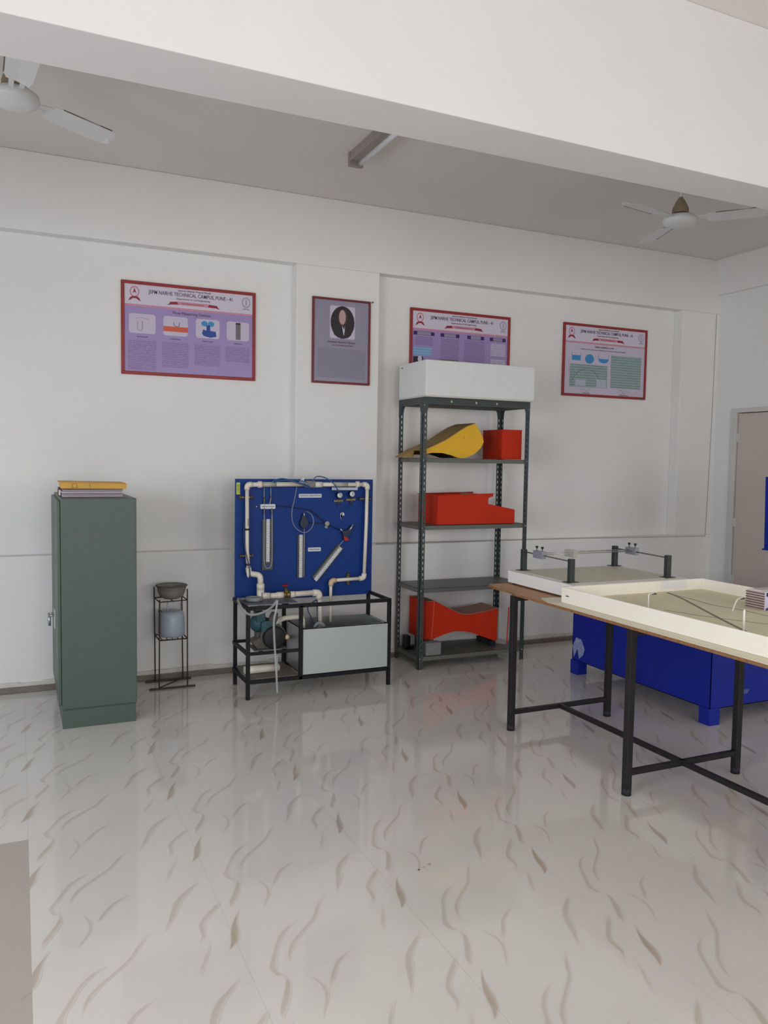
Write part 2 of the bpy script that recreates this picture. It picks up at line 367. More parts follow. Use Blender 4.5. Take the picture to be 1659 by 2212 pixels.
def build_floor():
    vs = []; fs = []; at = []
    def q(pts, a):
        o = len(vs); vs.extend(pts); at.extend(a); fs.append(list(range(o, o + len(pts))))
    q([(XL, YF, 0), (XR + 0.1, YF, 0), (XR + 0.1, YB + 0.12, 0), (XL, YB + 0.12, 0)], [0] * 4)
    q([(XL, YF, -0.1), (XL, YB + 0.12, -0.1), (XR + 0.1, YB + 0.12, -0.1), (XR + 0.1, YF, -0.1)], [0] * 4)
    T = 0.598; z = 0.0004
    def stroke(line, ox, oy, st):
        L = []
        P = [Vector((a, b, 0)) for a, b, c, d in line]; W = [Vector((c, d, 0)) * 1.3 for a, b, c, d in line]
        for i in range(len(P) - 1):
            p0, p1, p2, p3 = P[max(i - 1, 0)], P[i], P[i + 1], P[min(i + 2, len(P) - 1)]
            for j in range(4):
                t = j / 4.0
                c = 0.5 * ((2 * p1) + (p2 - p0) * t + (2 * p0 - 5 * p1 + 4 * p2 - p3) * t * t + (3 * p1 - p0 - 3 * p2 + p3) * t ** 3)
                L.append((c, W[i].lerp(W[i + 1], t)))
        L.append((P[-1], W[-1]))
        o = len(vs); off = Vector((ox, oy, z)); n = len(L)
        for i, (c, h) in enumerate(L):
            e = min(1.0, min(i, n - 1 - i) / 4.0) * st
            for k, a in ((-1.25, 0), (-0.45, 0.85), (0.55, 1.0), (1.1, 0)):
                p = c + h * k + off; vs.append((p.x, p.y, z)); at.append(a * e)
        for i in range(n - 1):
            for k in range(3):
                a = o + i * 4 + k; fs.append([a, a + 1, a + 5, a + 4])
    for ix in range(-3, 10):
        for iy in range(-3, 6):
            ox = 1.213 + (ix - 2) * T; oy = 2.222 + iy * T
            for line, st in zip(VEINS, STRENGTH):
                cx = line[0][0] + ox; cy = line[0][1] + oy
                if cx < XL + 0.1 or cx > XR - 0.1 or cy > YB - 0.15: continue
                if cx < 0.06 and cy < 3.5: continue
                stroke(line, ox, oy, st)
    for cx, cy, w1 in ((1.37, 2.62, 0.006), (1.40, 2.63, 0.012), (1.345, 2.61, 0.004)):   # small brown stain
        stroke([(0, 0, 0.0005, w1 * .2), (0.012, 0.002, 0.001, w1 * .6), (0.022, 0.001, 0.0005, w1 * .2)], cx, cy, 1.1)
    me = bpy.data.meshes.new('floor'); me.from_pydata(vs, [], fs); me.materials.append(FLOOR)
    a = me.attributes.new('vein', 'FLOAT', 'POINT'); a.data.foreach_set('value', at)
    bm = bmesh.new(); bm.from_mesh(me)
    for fc in bm.faces:
        fc.normal_update()
        if fc.normal.z < 0 and fc.verts[0].co.z > -0.05: fc.normal_flip()
    bm.to_mesh(me); bm.free()
    o = bpy.data.objects.new('floor', me); col.objects.link(o); return struct(o, 'polished cream floor tiles with short brown veins')
build_floor()
# ---- back wall with its recessed panels
mb = MB(); mb.box(XL - 0.1, XR + 0.1, YB + ND, YB + 0.22, 0, ZC)          # recess plane
mb.box(XL - 0.1, XR + 0.1, YB, YB + ND, NT, ZC)                             # band above
mb.box(XL - 0.1, XR + 0.1, YB, YB + ND, 0, NB)                              # thicker dado below the ledge
for a, b in ((XL - 0.1, -1.19), (1.85, 2.51), (5.545, XR + 0.1)): mb.box(a, b, YB, YB + ND, NB, NT)
struct(mb.build('wall_back', WALL, bevel=0.006), 'white back wall with recessed panels')
# ---- right wall with the door opening
DY1, DY0, DZ = 5.40, 4.42, 2.026
mb = MB(); mb.box(XR, XR + 0.12, DY1 + 0.07, YB, 0, ZC); mb.box(XR, XR + 0.12, YF, DY0 - 0.07, 0, ZC); mb.box(XR, XR + 0.12, DY0 - 0.07, DY1 + 0.07, DZ + 0.04, ZC)
struct(mb.build('wall_right', WALL), 'white right wall')
struct(box(5.95, XR, YF, YB, 3.125, ZC).build('trim_2', WALL), 'shallow beam along the top of the right wall')
d = struct(box(XR + 0.012, XR + 0.05, DY0, DY1, 0.01, DZ - 0.006).build('door_1', DOORM, bevel=0.002), 'pinkish grey door in the right wall')
mb = MB(); mb.box(XR - 0.012, XR + 0.1, DY1 + 0.006, DY1 + 0.07, 0, DZ + 0.04); mb.box(XR - 0.012, XR + 0.1, DY0 - 0.07, DY0 - 0.006, 0, DZ + 0.04); mb.box(XR - 0.012, XR + 0.1, DY0 - 0.006, DY1 + 0.006, DZ, DZ + 0.04)
mb.build('door_frame', FRAMEW, d, bevel=0.003)
box(XR + 0.06, XR + 0.1, DY0 - 0.02, DY1 + 0.02, 0, DZ + 0.01).build('door_gap', GAP, d)
for z in (0.49, 1.02, 1.80):
    m = MB(); m.cyl((XR + 0.004, DY1 + 0.003, z - 0.045), (XR + 0.004, DY1 + 0.003, z + 0.045), 0.006, 8); m.box(XR + 0.006, XR + 0.011, DY1 - 0.03, DY1 + 0.03, z - 0.04, z + 0.04)
    m.build('hinge', FRAMEW, d)
m = MB(); m.box(XR + 0.0, XR + 0.011, DY0 + 0.04, DY0 + 0.08, 0.95, 1.15); m.cyl((XR - 0.04, DY0 + 0.06, 1.08), (XR, DY0 + 0.06, 1.08), 0.008, 8); m.cyl((XR - 0.04, DY0 + 0.06, 1.08), (XR - 0.04, DY0 + 0.17, 1.08), 0.008, 8)
m.build('door_handle', STEEL, d)
# ---- left and front walls with window openings
def wall_with_windows(name, plane, c0, c1, a0, a1, wins):
    mb = MB(); zs = wins[0][2:4]
    def b(a, bb, z0, z1):
        if plane == 'X': mb.box(c0, c1, a, bb, z0, z1)
        else: mb.box(a, bb, c0, c1, z0, z1)
    p = a0
    for wv in wins: b(p, wv[0], 0, ZC); b(wv[0], wv[1], 0, wv[2]); b(wv[0], wv[1], wv[3], ZC); p = wv[1]
    b(p, a1, 0, ZC); return struct(mb.build(name, WALL))
WL = [(-0.5, 1.7, 0.75, 2.5), (2.8, 4.7, 0.62, 1.98)]
WF = [(-1.1, 1.5, 0.8, 2.5), (2.6, 5.2, 0.8, 2.5)]
wall_with_windows('wall_left', 'X', XL - 0.12, XL, YF, YB + 0.2, WL)
wall_with_windows('wall_front', 'Y', YF - 0.12, YF, XL - 0.1, XR + 0.12, WF)
def window(name, plane, c, a0, a1, z0, z1):
    mb = MB(); g = MB(); t = 0.03
    def b(m, a, bb, z_0, z_1, th):
        if plane == 'X': m.box(c - th, c + th, a, bb, z_0, z_1)
        else: m.box(a, bb, c - th, c + th, z_0, z_1)
    mid = (a0 + a1) / 2
    for a, bb, p, q in ((a0, a0 + .05, z0, z1), (a1 - .05, a1, z0, z1), (a0, a1, z0, z0 + .05), (a0, a1, z1 - .05, z1), (mid - .025, mid + .025, z0, z1)): b(mb, a, bb, p, q, t)
    o = struct(mb.build(name, ALUF)); b(g, a0 + .05, a1 - .05, z0 + .05, z1 - .05, 0.003); g.build('pane', GLASS, o)
window('window_1', 'X', XL - 0.06, *WL[0]); window('window_2', 'X', XL - 0.06, *WL[1])
window('window_3', 'Y', YF - 0.06, *WF[0]); window('window_4', 'Y', YF - 0.06, *WF[1])
# ---- ceiling and the deep cross beam
struct(box(XL - 0.1, XR + 0.12, YF - 0.1, YB + 0.22, ZC, ZC + 0.1).build('ceiling', CEIL), 'off-white ceiling')
mb = MB(); vs = [(x, y, z) for x, yf in ((XL, 2.539), (XR, 2.682)) for y, z in ((yf, 2.778), (2.858, 2.778), (2.858, ZC), (yf, ZC))]   # front face slightly out of square
mb.add(vs, [(0, 3, 2, 1), (4, 5, 6, 7), (0, 1, 5, 4), (1, 2, 6, 5), (2, 3, 7, 6), (3, 0, 4, 7)])
struct(mb.build('trim_1', BEAMW, bevel=0.004), 'deep white beam crossing below the ceiling')
# ---- skirting
struct(box(XL, XR - 0.02, YB - 0.045, YB, 0, 0.035).build('baseboard_back', DARKSKIRT, bevel=0.003), 'low dark skirting along the back wall')
mb = MB()
for i in range(60):
    x = XL + (XR - XL) * i / 60; h = 0.045 + 0.014 * random.random(); mb.box(x, x + (XR - XL) / 60, YB - 0.012 - 0.006 * random.random(), YB, 0.035, h + 0.012)
struct(mb.build('trim_3', PLASTER), 'rough plaster edge above the skirting')
struct(box(XR - 0.03, XR, YF, DY0 - 0.09, 0, 0.04).build('baseboard_right', DARKSKIRT))
# ---- thin cable along the wall
mb = MB(); mb.tube([(1.84, YB - 0.004, 0.893), (2.5, YB - 0.004, 0.90), (3.9, YB - 0.004, 0.893), (4.9, YB - 0.004, 0.882), (5.925, YB - 0.004, 0.872)], 0.0022, 8)
mb.tube([(5.93, YB - 0.004, 0.872), (5.945, YB - 0.004, 1.5), (5.955, YB - 0.004, 2.1), (5.96, YB - 0.004, 2.95)], 0.0016, 8)
tag(mb.build('wall_cable', mat('cable_grey', (150, 146, 140), 0.6)), 'thin grey cable running along the back wall and up the right corner', 'cable')
# a few scrapes / nails
def nail(x, y, z, label):
    m = MB(); m.cyl((x, y - 0.02, z), (x, y, z), 0.003, 8); m.lathe((x, y - 0.02, z), [(0, -0.002), (0.006, -0.001), (0.006, 0.001), (0, 0.002)], 10, (0, 1, 0))
    tag(m.build('nail', DUSTY), label, 'nail')
nail(2.447, YB, 2.728, 'small nail in the wall right of the portrait poster top corner')

# ================================================================== POSTERS
def poster(name, label, x0, x1, z0, z1, y, frame_m, sheet_m, fw=0.022, group='framed posters on the back wall'):
    e = thing(name, label, 'poster', ((x0 + x1) / 2, y, z0), group)
    W = x1 - x0; H = z1 - z0
    m = MB(); t = 0.018
    m.box(x0, x1, y - t, y, z1 - fw, z1); m.box(x0, x1, y - t, y, z0, z0 + fw); m.box(x0, x0 + fw, y - t, y, z0 + fw, z1 - fw); m.box(x1 - fw, x1, y - t, y, z0 + fw, z1 - fw)
    m.build('frame', frame_m, e, bevel=0.003)
    box(x0 + fw - .002, x1 - fw + .002, y - 0.010, y - 0.001, z0 + fw - .002, z1 - fw + .002).build('printed_sheet', sheet_m, e)
    ys = y - 0.010
    class Q: pass
    q = Q(); q.e = e; q.W = W; q.H = H; q.lv = 1
    q.X = lambda uu: x0 + uu * W
    q.Z = lambda vv: z1 - vv * H
    def rect(n, a, b, c, d, mm, rd=0.0, lv=1):
        p = rrect(q.X(a), q.X(c), q.Z(d), q.Z(b), rd) if rd else [(q.X(a), q.Z(d)), (q.X(c), q.Z(d)), (q.X(c), q.Z(b)), (q.X(a), q.Z(b))]
        return MB().prism(p, ys - 0.0007 * lv, ys - 0.0007 * (lv - 1)).build(n, mm, e)
    def poly(n, pts, mm, lv=2): return MB().prism([(q.X(a), q.Z(b)) for a, b in pts], ys - 0.0007 * lv, ys - 0.0007 * (lv - 1)).build(n, mm, e)
    def oval(n, a, b, ra, rb, mm, lv=2, a0=0, a1=360): return MB().prism(ell(q.X(a), q.Z(b), ra * W, rb * H, 30, a0, a1), ys - 0.0007 * lv, ys - 0.0007 * (lv - 1)).build(n, mm, e)
    def txt(s, size, a, b, mm, sx=1.0, bold=0.0): return words(s, size, q.X(a), ys - 0.0025, q.Z(b), mm, 'lettering', e, sx=sx, bold=bold)
    q.rect, q.poly, q.oval, q.txt = rect, poly, oval, txt
    return q
def header(q, hb, k=1.0):
    q.rect('header_band', 0.025, 0.03, 0.975, hb, PWHITE)
    q.rect('pink_line', 0.025, hb, 0.975, hb + 0.022, PPINK)
    q.oval('red_seal', 0.095, 0.115, 0.034, 0.06, PSEALR, 2); q.oval('red_seal', 0.095, 0.115, 0.026, 0.045, PWHITE, 3); q.poly('red_seal', [(0.08, .14), (.095, .075), (.11, .14), (.1, .12), (.09, .12)], PDRED, 4)
    q.poly('seal_ribbon', [(0.05, .215), (.065, .175), (.08, .165), (.11, .165), (.125, .175), (.14, .215), (.12, .2), (.108, .185), (.082, .185), (.07, .2)], PDRED, 4)
    q.oval('grey_seal', 0.925, 0.12, 0.034, 0.06, PSEAL, 2); q.oval('grey_seal', 0.925, 0.12, 0.024, 0.042, PWHITE, 3); q.rect('grey_seal', 0.918, 0.09, 0.932, 0.15, PSEAL, 0, 4)
    q.poly('grey_seal', [(.895, .21), (.905, .185), (.945, .185), (.955, .21), (.925, .2)], PSEAL, 4)
    q.txt('Jayawant Shikshan Prasarak Mandal', 0.016 * k, .53, .058, PTEXTR)
    q.txt('JSPM NARHE TECHNICAL CAMPUS, PUNE - 41', 0.036 * k, .51, .103, PTEXT, sx=0.80, bold=0.0003)
    q.txt('Department of Civil Engineering', 0.018 * k, .52, .148, PTEXTR)
    q.rect('ribbon', .40, .178, .64, .214, PPINK, 0, 3)
    q.poly('ribbon', [(.33, .225), (.345, .205), (.35, .188), (.40, .182), (.41, .212), (.36, .216)], PDRED, 4)
    q.poly('ribbon', [(.72, .225), (.705, .205), (.70, .188), (.64, .182), (.63, .212), (.69, .216)], PDRED, 4)
    q.txt('Fluid Mechanics Laboratory', 0.014 * k, .52, .197, PDRED)
YN = YB + ND
# 1: flow devices
q = poster('framed_poster', 'red framed purple poster with four white picture boxes in a row, above the green cupboard', 0.64, 1.57, 2.10, 2.73, YN, PREDF, PPURP)
header(q, .245)
q.txt('Flow Measuring Devices', 0.027, .51, .305, PTEXTR)
xs = [(.055, .245), (.30, .48), (.54, .72), (.775, .95)]
for i, (a, b) in enumerate(xs):
    q.rect('picture_box', a, .345, b, .555, PLILAC, 0.018, 2)
    q.rect('text_block', a - .01, .625, b + .005, (.95, .9, .86, .8)[i], TXT_P, 0, 1)
q.txt('Venturimeter', 0.014, .15, .59, PTEXT); q.txt('Orificemeter', 0.014, .39, .59, PTEXT); q.txt('Water meter', 0.014, .63, .59, PTEXT); q.txt('Rotameter', 0.014, .865, .59, PTEXT)
ys = YN - 0.0125
m = MB(); X, Z = q.X, q.Z
m.tube([(X(.115), ys, Z(.43)), (X(.115), ys, Z(.50)), (X(.125), ys, Z(.525)), (X(.14), ys, Z(.525)), (X(.15), ys, Z(.50)), (X(.15), ys, Z(.42))], 0.0011, 5)
m.tube([(X(.10), ys, Z(.40)), (X(.14), ys, Z(.385)), (X(.20), ys, Z(.40))], 0.0008, 5); m.build('u_tube_drawing', PGRAY, q.e)
q.rect('orange_strip', .30, .455, .48, .51, PORG, 0, 3)
m = MB(); m.tube([(X(.375), ys, Z(.41)), (X(.38), ys, Z(.445)), (X(.40), ys, Z(.455)), (X(.415), ys, Z(.445)), (X(.42), ys, Z(.41))], 0.0015, 5); m.build('curve_drawing', PDARK, q.e)
for a, b, ra, rb, mm in ((.605, .395, .024, .03, PBLUE), (.655, .395, .024, .03, PBLUE)): q.oval('blue_meter_picture', a, b, ra, rb, mm, 3)
q.poly('blue_meter_picture', [(.62, .41), (.645, .41), (.65, .47), (.69, .475), (.695, .53), (.65, .545), (.6, .53), (.585, .505), (.595, .46), (.62, .47)], PDBLUE, 3)
q.rect('grey_meter_picture', .845, .355, .882, .545, PGRAY, 0, 3); q.rect('grey_meter_picture', .845, .355, .882, .375, PDARK, 0, 4)
pt(q.e)
# 2: portrait
q = poster('framed_poster', 'narrow maroon framed grey poster with an oval portrait, on the pillar', 1.968, 2.432, 2.104, 2.732, YB, PREDD, PGREY, 0.016)
q.rect('picture_card', .30, .085, .73, .465, PLILAC, .012, 1)
q.oval('portrait_oval', .515, .275, .205, .19, PDARK, 2)
q.oval('portrait_hair', .515, .215, .085, .095, PBROWN, 3); q.oval('portrait_face', .51, .215, .058, .085, PSKIN, 4)
q.poly('portrait_coat', [(.33, .33), (.42, .31), (.5, .33), (.53, .40), (.56, .33), (.62, .31), (.70, .34), (.66, .42), (.6, .455), (.44, .455), (.37, .42)], PDARK, 3)
q.poly('portrait_collar', [(.505, .31), (.54, .36), (.555, .31), (.55, .38), (.535, .43), (.52, .38)], PWHITE, 4)
q.txt('Giovanni Battista Venturi', 0.022, .50, .508, PTEXTR)
q.txt('Born 1746 at Bibbiano, died 1822', 0.012, .52, .545, PTEXTR)
q.rect('text_block', .09, .585, .92, .93, TXT_G, 0, 1)
pt(q.e)
# 3: behind the box
q = poster('framed_poster', 'red framed purple poster partly hidden behind the white foam box', 2.815, 3.745, 2.115, 2.745, YN, PREDF, PPURP)
header(q, .245)
for a, b in ((.035, .235), (.295, .48), (.56, .73), (.79, .955)):
    q.rect('purple_banner', a, .285, b, .33, PDPUR, 0, 2); q.rect('purple_banner', a + .035, .288, b - .035, .327, PGREY, 0, 3)
q.rect('text_block', .05, .35, .22, .46, TXT_P, 0, 1); q.rect('text_block', .30, .35, .48, .6, TXT_P, 0, 1); q.rect('text_block', .53, .35, .74, .75, TXT_P, 0, 1)
q.rect('blue_chart', .035, .48, .21, .585, TXT_BL, 0, 2)
q.rect('small_portrait', .035, .60, .13, .78, PDARK, 0, 2); q.oval('small_portrait', .098, .63, .02, .04, PWHITE, 3); q.poly('small_portrait', [(.085, .66), (.12, .66), (.105, .76)], PWHITE, 3)
q.rect('turbine_picture', .285, .61, .48, .80, PGRAY, .01, 2); q.oval('turbine_picture', .395, .735, .017, .032, PWHITE, 3)
m = MB(); X, Z = q.X, q.Z
for A_, B_ in (((.315, .70), (.34, .665)), ((.44, .665), (.465, .70)), ((.395, .70), (.395, .64))): MB().tube([(X(A_[0]), ys, Z(A_[1])), (X(B_[0]), ys, Z(B_[1]))], 0.0022, 5).build('turbine_blade', GREYP, q.e)
q.rect('white_panel', .54, .745, .72, .84, GREYP, 0, 2)
q.rect('white_panel', .80, .36, .955, .52, TXT_W, 0, 2); q.rect('white_panel', .80, .56, .955, .82, TXT_W, 0, 2)
pt(q.e)
# 4: open channels
q = poster('framed_poster', 'red framed pale poster with blue channel shapes and green tables, right end of wall', 4.288, 5.218, 2.128, 2.756, YN, PREDF, PLILAC)
header(q, .245)
q.txt('OPEN CHANNEL FLOW', 0.02, .48, .305, PTEXTR); q.txt('The flow of water in a channel open to atmosphere with a free surface is called open channel flow', 0.0135, .47, .345, PTEXT, sx=.93)
q.rect('blue_channel_shape', .105, .435, .205, .505, PBLUE, 0, 2); q.oval('blue_channel_shape', .31, .475, .052, .065, PBLUE, 2); q.oval('blue_channel_shape', .475, .46, .062, .06, PBLUE, 2, 180, 360)
m = MB(); X, Z = q.X, q.Z
for a in (.105, .205, .413, .537): m.tube([(X(a), ys, Z(.40)), (X(a), ys, Z(.45))], 0.001, 5)
m.build('channel_outline', PTEXT, q.e)
q.rect('green_table', .085, .555, .525, .87, TXT_GR, 0, 2); q.rect('green_table', .565, .40, .935, .855, TXT_GR, 0, 2)
m = MB(); m.tube([(X(.10), ys, Z(.80)), (X(.18), ys, Z(.66)), (X(.28), ys, Z(.60)), (X(.38), ys, Z(.66)), (X(.46), ys, Z(.8))], 0.001, 5); m.build('curve_drawing', PTEXT, q.e)
q.rect('lilac_block', .15, .77, .27, .85, GREYP, 0, 3); q.rect('lilac_block', .40, .75, .515, .865, GREYP, 0, 3)
m = MB()
m.tube(smooth([(X(.21), ys, Z(.91)), (X(.25), ys, Z(.895)), (X(.29), ys, Z(.925)), (X(.32), ys, Z(.89)), (X(.35), ys, Z(.915))], 3), 0.0008, 4); m.tube(smooth([(X(.66), ys, Z(.91)), (X(.70), ys, Z(.88)), (X(.72), ys, Z(.93)), (X(.76), ys, Z(.895)), (X(.80), ys, Z(.91))], 3), 0.0008, 4)
m.build('signature', PTEXT, q.e)
q.txt('Head of Dept', 0.014, .28, .95, PTEXT); q.txt('Campus Director', 0.014, .73, .95, PTEXT)
pt(q.e)

# ================================================================== CEILING FANS + TUBE
def fan(x, y, z, angles, label, group='ceiling fans'):
    e = thing('ceiling_fan', label, 'ceiling fan', (x, y, z), group)
    m = MB(); m.lathe((x, y, z), [(0, .035), (.05, .035), (.085, .025), (.108, .008), (.112, -.012), (.10, -.03), (.06, -.043), (.0, -.047)]); m.build('motor', FANW, e)
    m = MB(); m.lathe((x, y, z + .04), [(0.052, 0), (.055, .008), (.052, .018), (.054, .022), (.048, .045), (.043, .052), (.03, .08), (.016, .10), (0.010, .108)]); m.build('lower_canopy', FANB, e)
    MB().cyl((x, y, z + .12), (x, y, ZC - .03), .009, 10).build('down_rod', FANW, e)
    MB().lathe((x, y, ZC), [(.012, -.09), (.03, -.07), (.052, -.02), (.055, 0)]).build('upper_canopy', FANB, e)
    for a in angles:
        c, s = math.cos(math.radians(a)), math.sin(math.radians(a))
        def T(rr, t, h): return (x + c * rr - s * t, y + s * rr + c * t, z + h)
        m = MB(); prof = [(.17, .045), (.22, .058), (.42, .066), (.53, .060), (.56, .03)]
        up = []; lo = []
        for rr, wd in prof:
            up += [T(rr, -wd, .012), T(rr, 0, .004), T(rr, wd, -.012)]
        n = len(prof); vs = up + [(p[0], p[1], p[2] - .003) for p in up]; fs = []
        for i in range(n - 1):
            for j in range(2):
                a0 = i * 3 + j; fs.append((a0, a0 + 1, a0 + 4, a0 + 3)); b0 = a0 + 3 * n; fs.append((b0, b0 + 3, b0 + 4, b0 + 1))
        for i in range(n - 1):
            for j in (0, 2): a0 = i * 3 + j; fs.append((a0, a0 + 3, a0 + 3 + 3 * n, a0 + 3 * n))
        for i in (0, n - 1):
            for j in range(2): a0 = i * 3 + j; fs.append((a0, a0 + 1, a0 + 1 + 3 * n, a0 + 3 * n))
        m.add(vs, fs); bl = m.build('blade', FANW, e)
        k = MB(); k.add([T(.22, -.058, .0135), T(.5, -.066, .0135), T(.5, -.042, .0125), T(.24, -.048, .0125)] + [T(.22, -.061, .008), T(.5, -.069, .008), T(.5, -.066, .008), T(.22, -.058, .008)], [(0, 1, 2, 3), (4, 7, 6, 5), (0, 4, 5, 1), (2, 6, 7, 3), (1, 5, 6, 2), (0, 3, 7, 4)]); dk = k.build('dust_edge', FAND, bl)
        k = MB(); k.bar(T(.09, -.02, .0), T(.2, -.025, .008), .022, .004); k.bar(T(.09, .02, .0), T(.2, .025, .002), .022, .004); k.build('blade_bracket', FANW, e)
    return pt(e)
fan(0.0, 4.15, 3.17, [34.5, 274.5, 154.5], 'white ceiling fan at the left edge, dusty blade edges, behind the beam')
fan(4.03, 4.17, 3.17, [71.4, 311.4, 191.4], 'white ceiling fan with a dull brass cup, near the right corner')
e = thing('tube_light', 'slim unlit tube light fitting on the ceiling behind the beam', 'tube light', (1.92, 4.2, ZC))
m = MB(); m.box(1.895, 1.955, 3.55, 4.78, ZC - .055, ZC); m.build('fixture', FIXT, e, bevel=.004)
MB().cyl((1.965, 3.58, ZC - .062), (1.965, 4.76, ZC - .062), .017, 14).build('tube', TUBEM, e)
m = MB(); m.box(1.89, 1.985, 4.755, 4.785, ZC - .085, ZC - .0); m.build('end_cap', FIXT, e, bevel=.004); MB().box(1.89, 1.985, 3.545, 3.575, ZC - .085, ZC).build('end_cap', FIXT, e, bevel=.004)
pt(e)

# ================================================================== GREEN CUPBOARD
e = thing('steel_cupboard', 'tall grey-green steel cupboard standing sideways against the left wall panel', 'cupboard', (0.4, 5.2, 0))
x0, x1, y0, y1, H = 0.205, 0.61, 4.77, 5.615, 1.302
m = MB(); m.box(x0, x1, y0, y1, 0.112, H); m.build('body', GREEN, e, bevel=.004)
m = MB(); m.box(x0 + .002, x1 - .006, y0 + .006, y1 - .006, 0, 0.104); m.build('plinth', GREEN, e, bevel=.003)
box(x0 + .006, x1 - .006, y0 + .010, y1 - .01, 0.1035, 0.1125).build('plinth_joint', GREEND, e)
for a, b in ((y0 + .012, (y0 + y1) / 2 - .003), ((y0 + y1) / 2 + .003, y1 - .012)):
    dd = box(x0 - .018, x0 - .001, a, b, .13, H - .015).build('door', GREEN, e, bevel=.003)
    h = MB(); yy = (y0 + y1) / 2 + (-.035 if a < 5 else .035)
    h.box(x0 - .024, x0 - .017, yy - .014, yy + .014, .5, .62)
    h.cyl((x0 - .05, yy, .58), (x0 - .02, yy, .58), .007, 8); h.cyl((x0 - .05, yy, .585), (x0 - .05, yy - .0, .52), .008, 8); h.build('handle', STEEL, dd)
pt(e)
# files on top
e = thing('paper_file', 'stack of purple-grey bound papers under the yellow folder on the cupboard', 'paper stack', (0.4, 5.1, H))
for i in range(4):
    m = MB(); o = random.uniform(-.006, .006); m.box(.225 + o, .555 + o, 4.93, 5.16, H + .001 + i * .011, H + .0105 + i * .011); m.build('bound_sheets', FILE1 if i % 2 else mat('pale_file', (190, 178, 186), .6, noise=.1, nscale=40), e, bevel=.001)
pt(e)
e = thing('cardboard_folder', 'yellow cardboard box folder lying on papers on top of the cupboard', 'folder', (0.4, 5.1, H + .046))
m = MB(); m.prism([(.218, H + .048), (.572, H + .046), (.575, H + .078), (.216, H + .084)], 4.92, 5.17); m.build('folder_body', CARD, e, bevel=.003)
m = MB(); m.prism([(.205, H + .084), (.57, H + .079), (.57, H + .082), (.205, H + .088)], 4.915, 5.175); m.build('lid', CARD, e)
m = MB(); z_ = H + .065
for a, b in (((.275, z_ + .012), (.30, z_ + .012)), ((.275, z_ + .012), (.275, z_ - .010)), ((.30, z_ + .012), (.303, z_ - .01)), ((.27, z_ - .01), (.305, z_ - .01)), ((.37, z_ + .01), (.372, z_ - .01))): m.tube([(a[0], 4.9185, a[1]), (b[0], 4.9185, b[1])], .0008, 5)
m.build('pen_marks', FILE2, e)
pt(e)
e = thing('brown_notebook', 'small dark brown bundle left of the papers on the cupboard', 'notebook', (0.215, 5.2, H))
m = MB(); m.box(.207, .222, 5.06, 5.16, H + .001, H + .04); m.box(.209, .225, 5.05, 5.17, H + .04, H + .05); m.build('cover', FILE2, e, bevel=.002); box(.210, .219, 5.055, 5.06, H + .004, H + .036).build('pages', WHITE, e)
pt(e)

# ================================================================== WIRE STAND, BOWL, CAN
e = thing('wire_stand', 'rusty thin-rod wire stand between the cupboard and blue board', 'stand', (.92, 5.45, 0))
legs = [(.832, 5.372, .60), (1.012, 5.372, .665), (.825, 5.56, .66), (1.01, 5.565, .62)]
feet = [(.828, 5.372), (1.013, 5.371), (.831, 5.56), (1.018, 5.565)]
for (a, b, h), (c, d_) in zip(legs, feet): MB().cyl((c, d_, .004), (a, b, h), .0045, 8).build('leg', RUST, e)
MB().bar((.765, 5.372, .006), (1.065, 5.372, .006), .014, .010).build('foot_bar', RUST, e); MB().bar((.765, 5.565, .006), (1.075, 5.565, .006), .014, .010).build('foot_bar', RUST, e)
MB().bar((.83, 5.378, .012), (1.015, 5.56, .012), .01, .006).build('cross_brace', RUST, e)
m = MB()
for z in (.585,):
    m.tube([(.832, 5.372, z), (1.012, 5.372, z + .005), (1.012, 5.565, z), (.826, 5.56, z), (.832, 5.372, z)], .004, 6)
m.tube([(.92, 5.372, z), (.92, 5.56, z)], .004, 6); m.build('upper_ring', RUST, e)
m = MB(); m.tube([(.832, 5.372, .33), (1.012, 5.372, .33), (1.014, 5.565, .33), (.828, 5.56, .33), (.832, 5.372, .33)], .005, 6)
for k in range(5): m.tube([(.85 + k * .035, 5.372, .33), (.85 + k * .035, 5.56, .33)], .003, 6)
m.build('lower_shelf', RUST, e)
pt(e)
e = thing('metal_bowl', 'round grey weathered bowl resting on top of the wire stand', 'bowl', (.925, 5.465, .59))
m = MB(); m.lathe((.925, 5.465, .592), [(0, 0), (.05, .0), (.075, .014), (.09, .045), (.096, .082), (.102, .086), (.100, .090), (.092, .086), (.086, .048), (.07, .018), (0, .006)], 32); m.build('bowl_body', BOWL, e)
m = MB(); m.lathe((.925, 5.465, .592), [(.100, .083), (.106, .087), (.100, .092), (.095, .089)], 32); m.build('rolled_rim', DUSTY, e)
pt(e)
e = thing('plastic_can', 'pale bluish plastic water can on the lower shelf of the wire stand', 'can', (.925, 5.465, .336))
m = MB(); m.lathe((.925, 5.465, .338), [(0, 0), (.078, 0), (.088, .008), (.09, .05), (.087, .12), (.08, .155), (.066, .168), (.05, .172), (0, .172)], 30); m.build('can_body', CAN, e)
m = MB(); m.tube(smooth([(.845, 5.455, .49), (.838, 5.45, .52), (.86, 5.455, .505)], 4), .003, 6); m.build('handle', DARKR, e)
m = MB(); m.cyl((.895, 5.45, .50), (.895, 5.45, .57), .004, 8); m.cyl((.98, 5.46, .50), (.985, 5.46, .56), .004, 8); m.build('spout_tube', CAN, e)
pt(e)

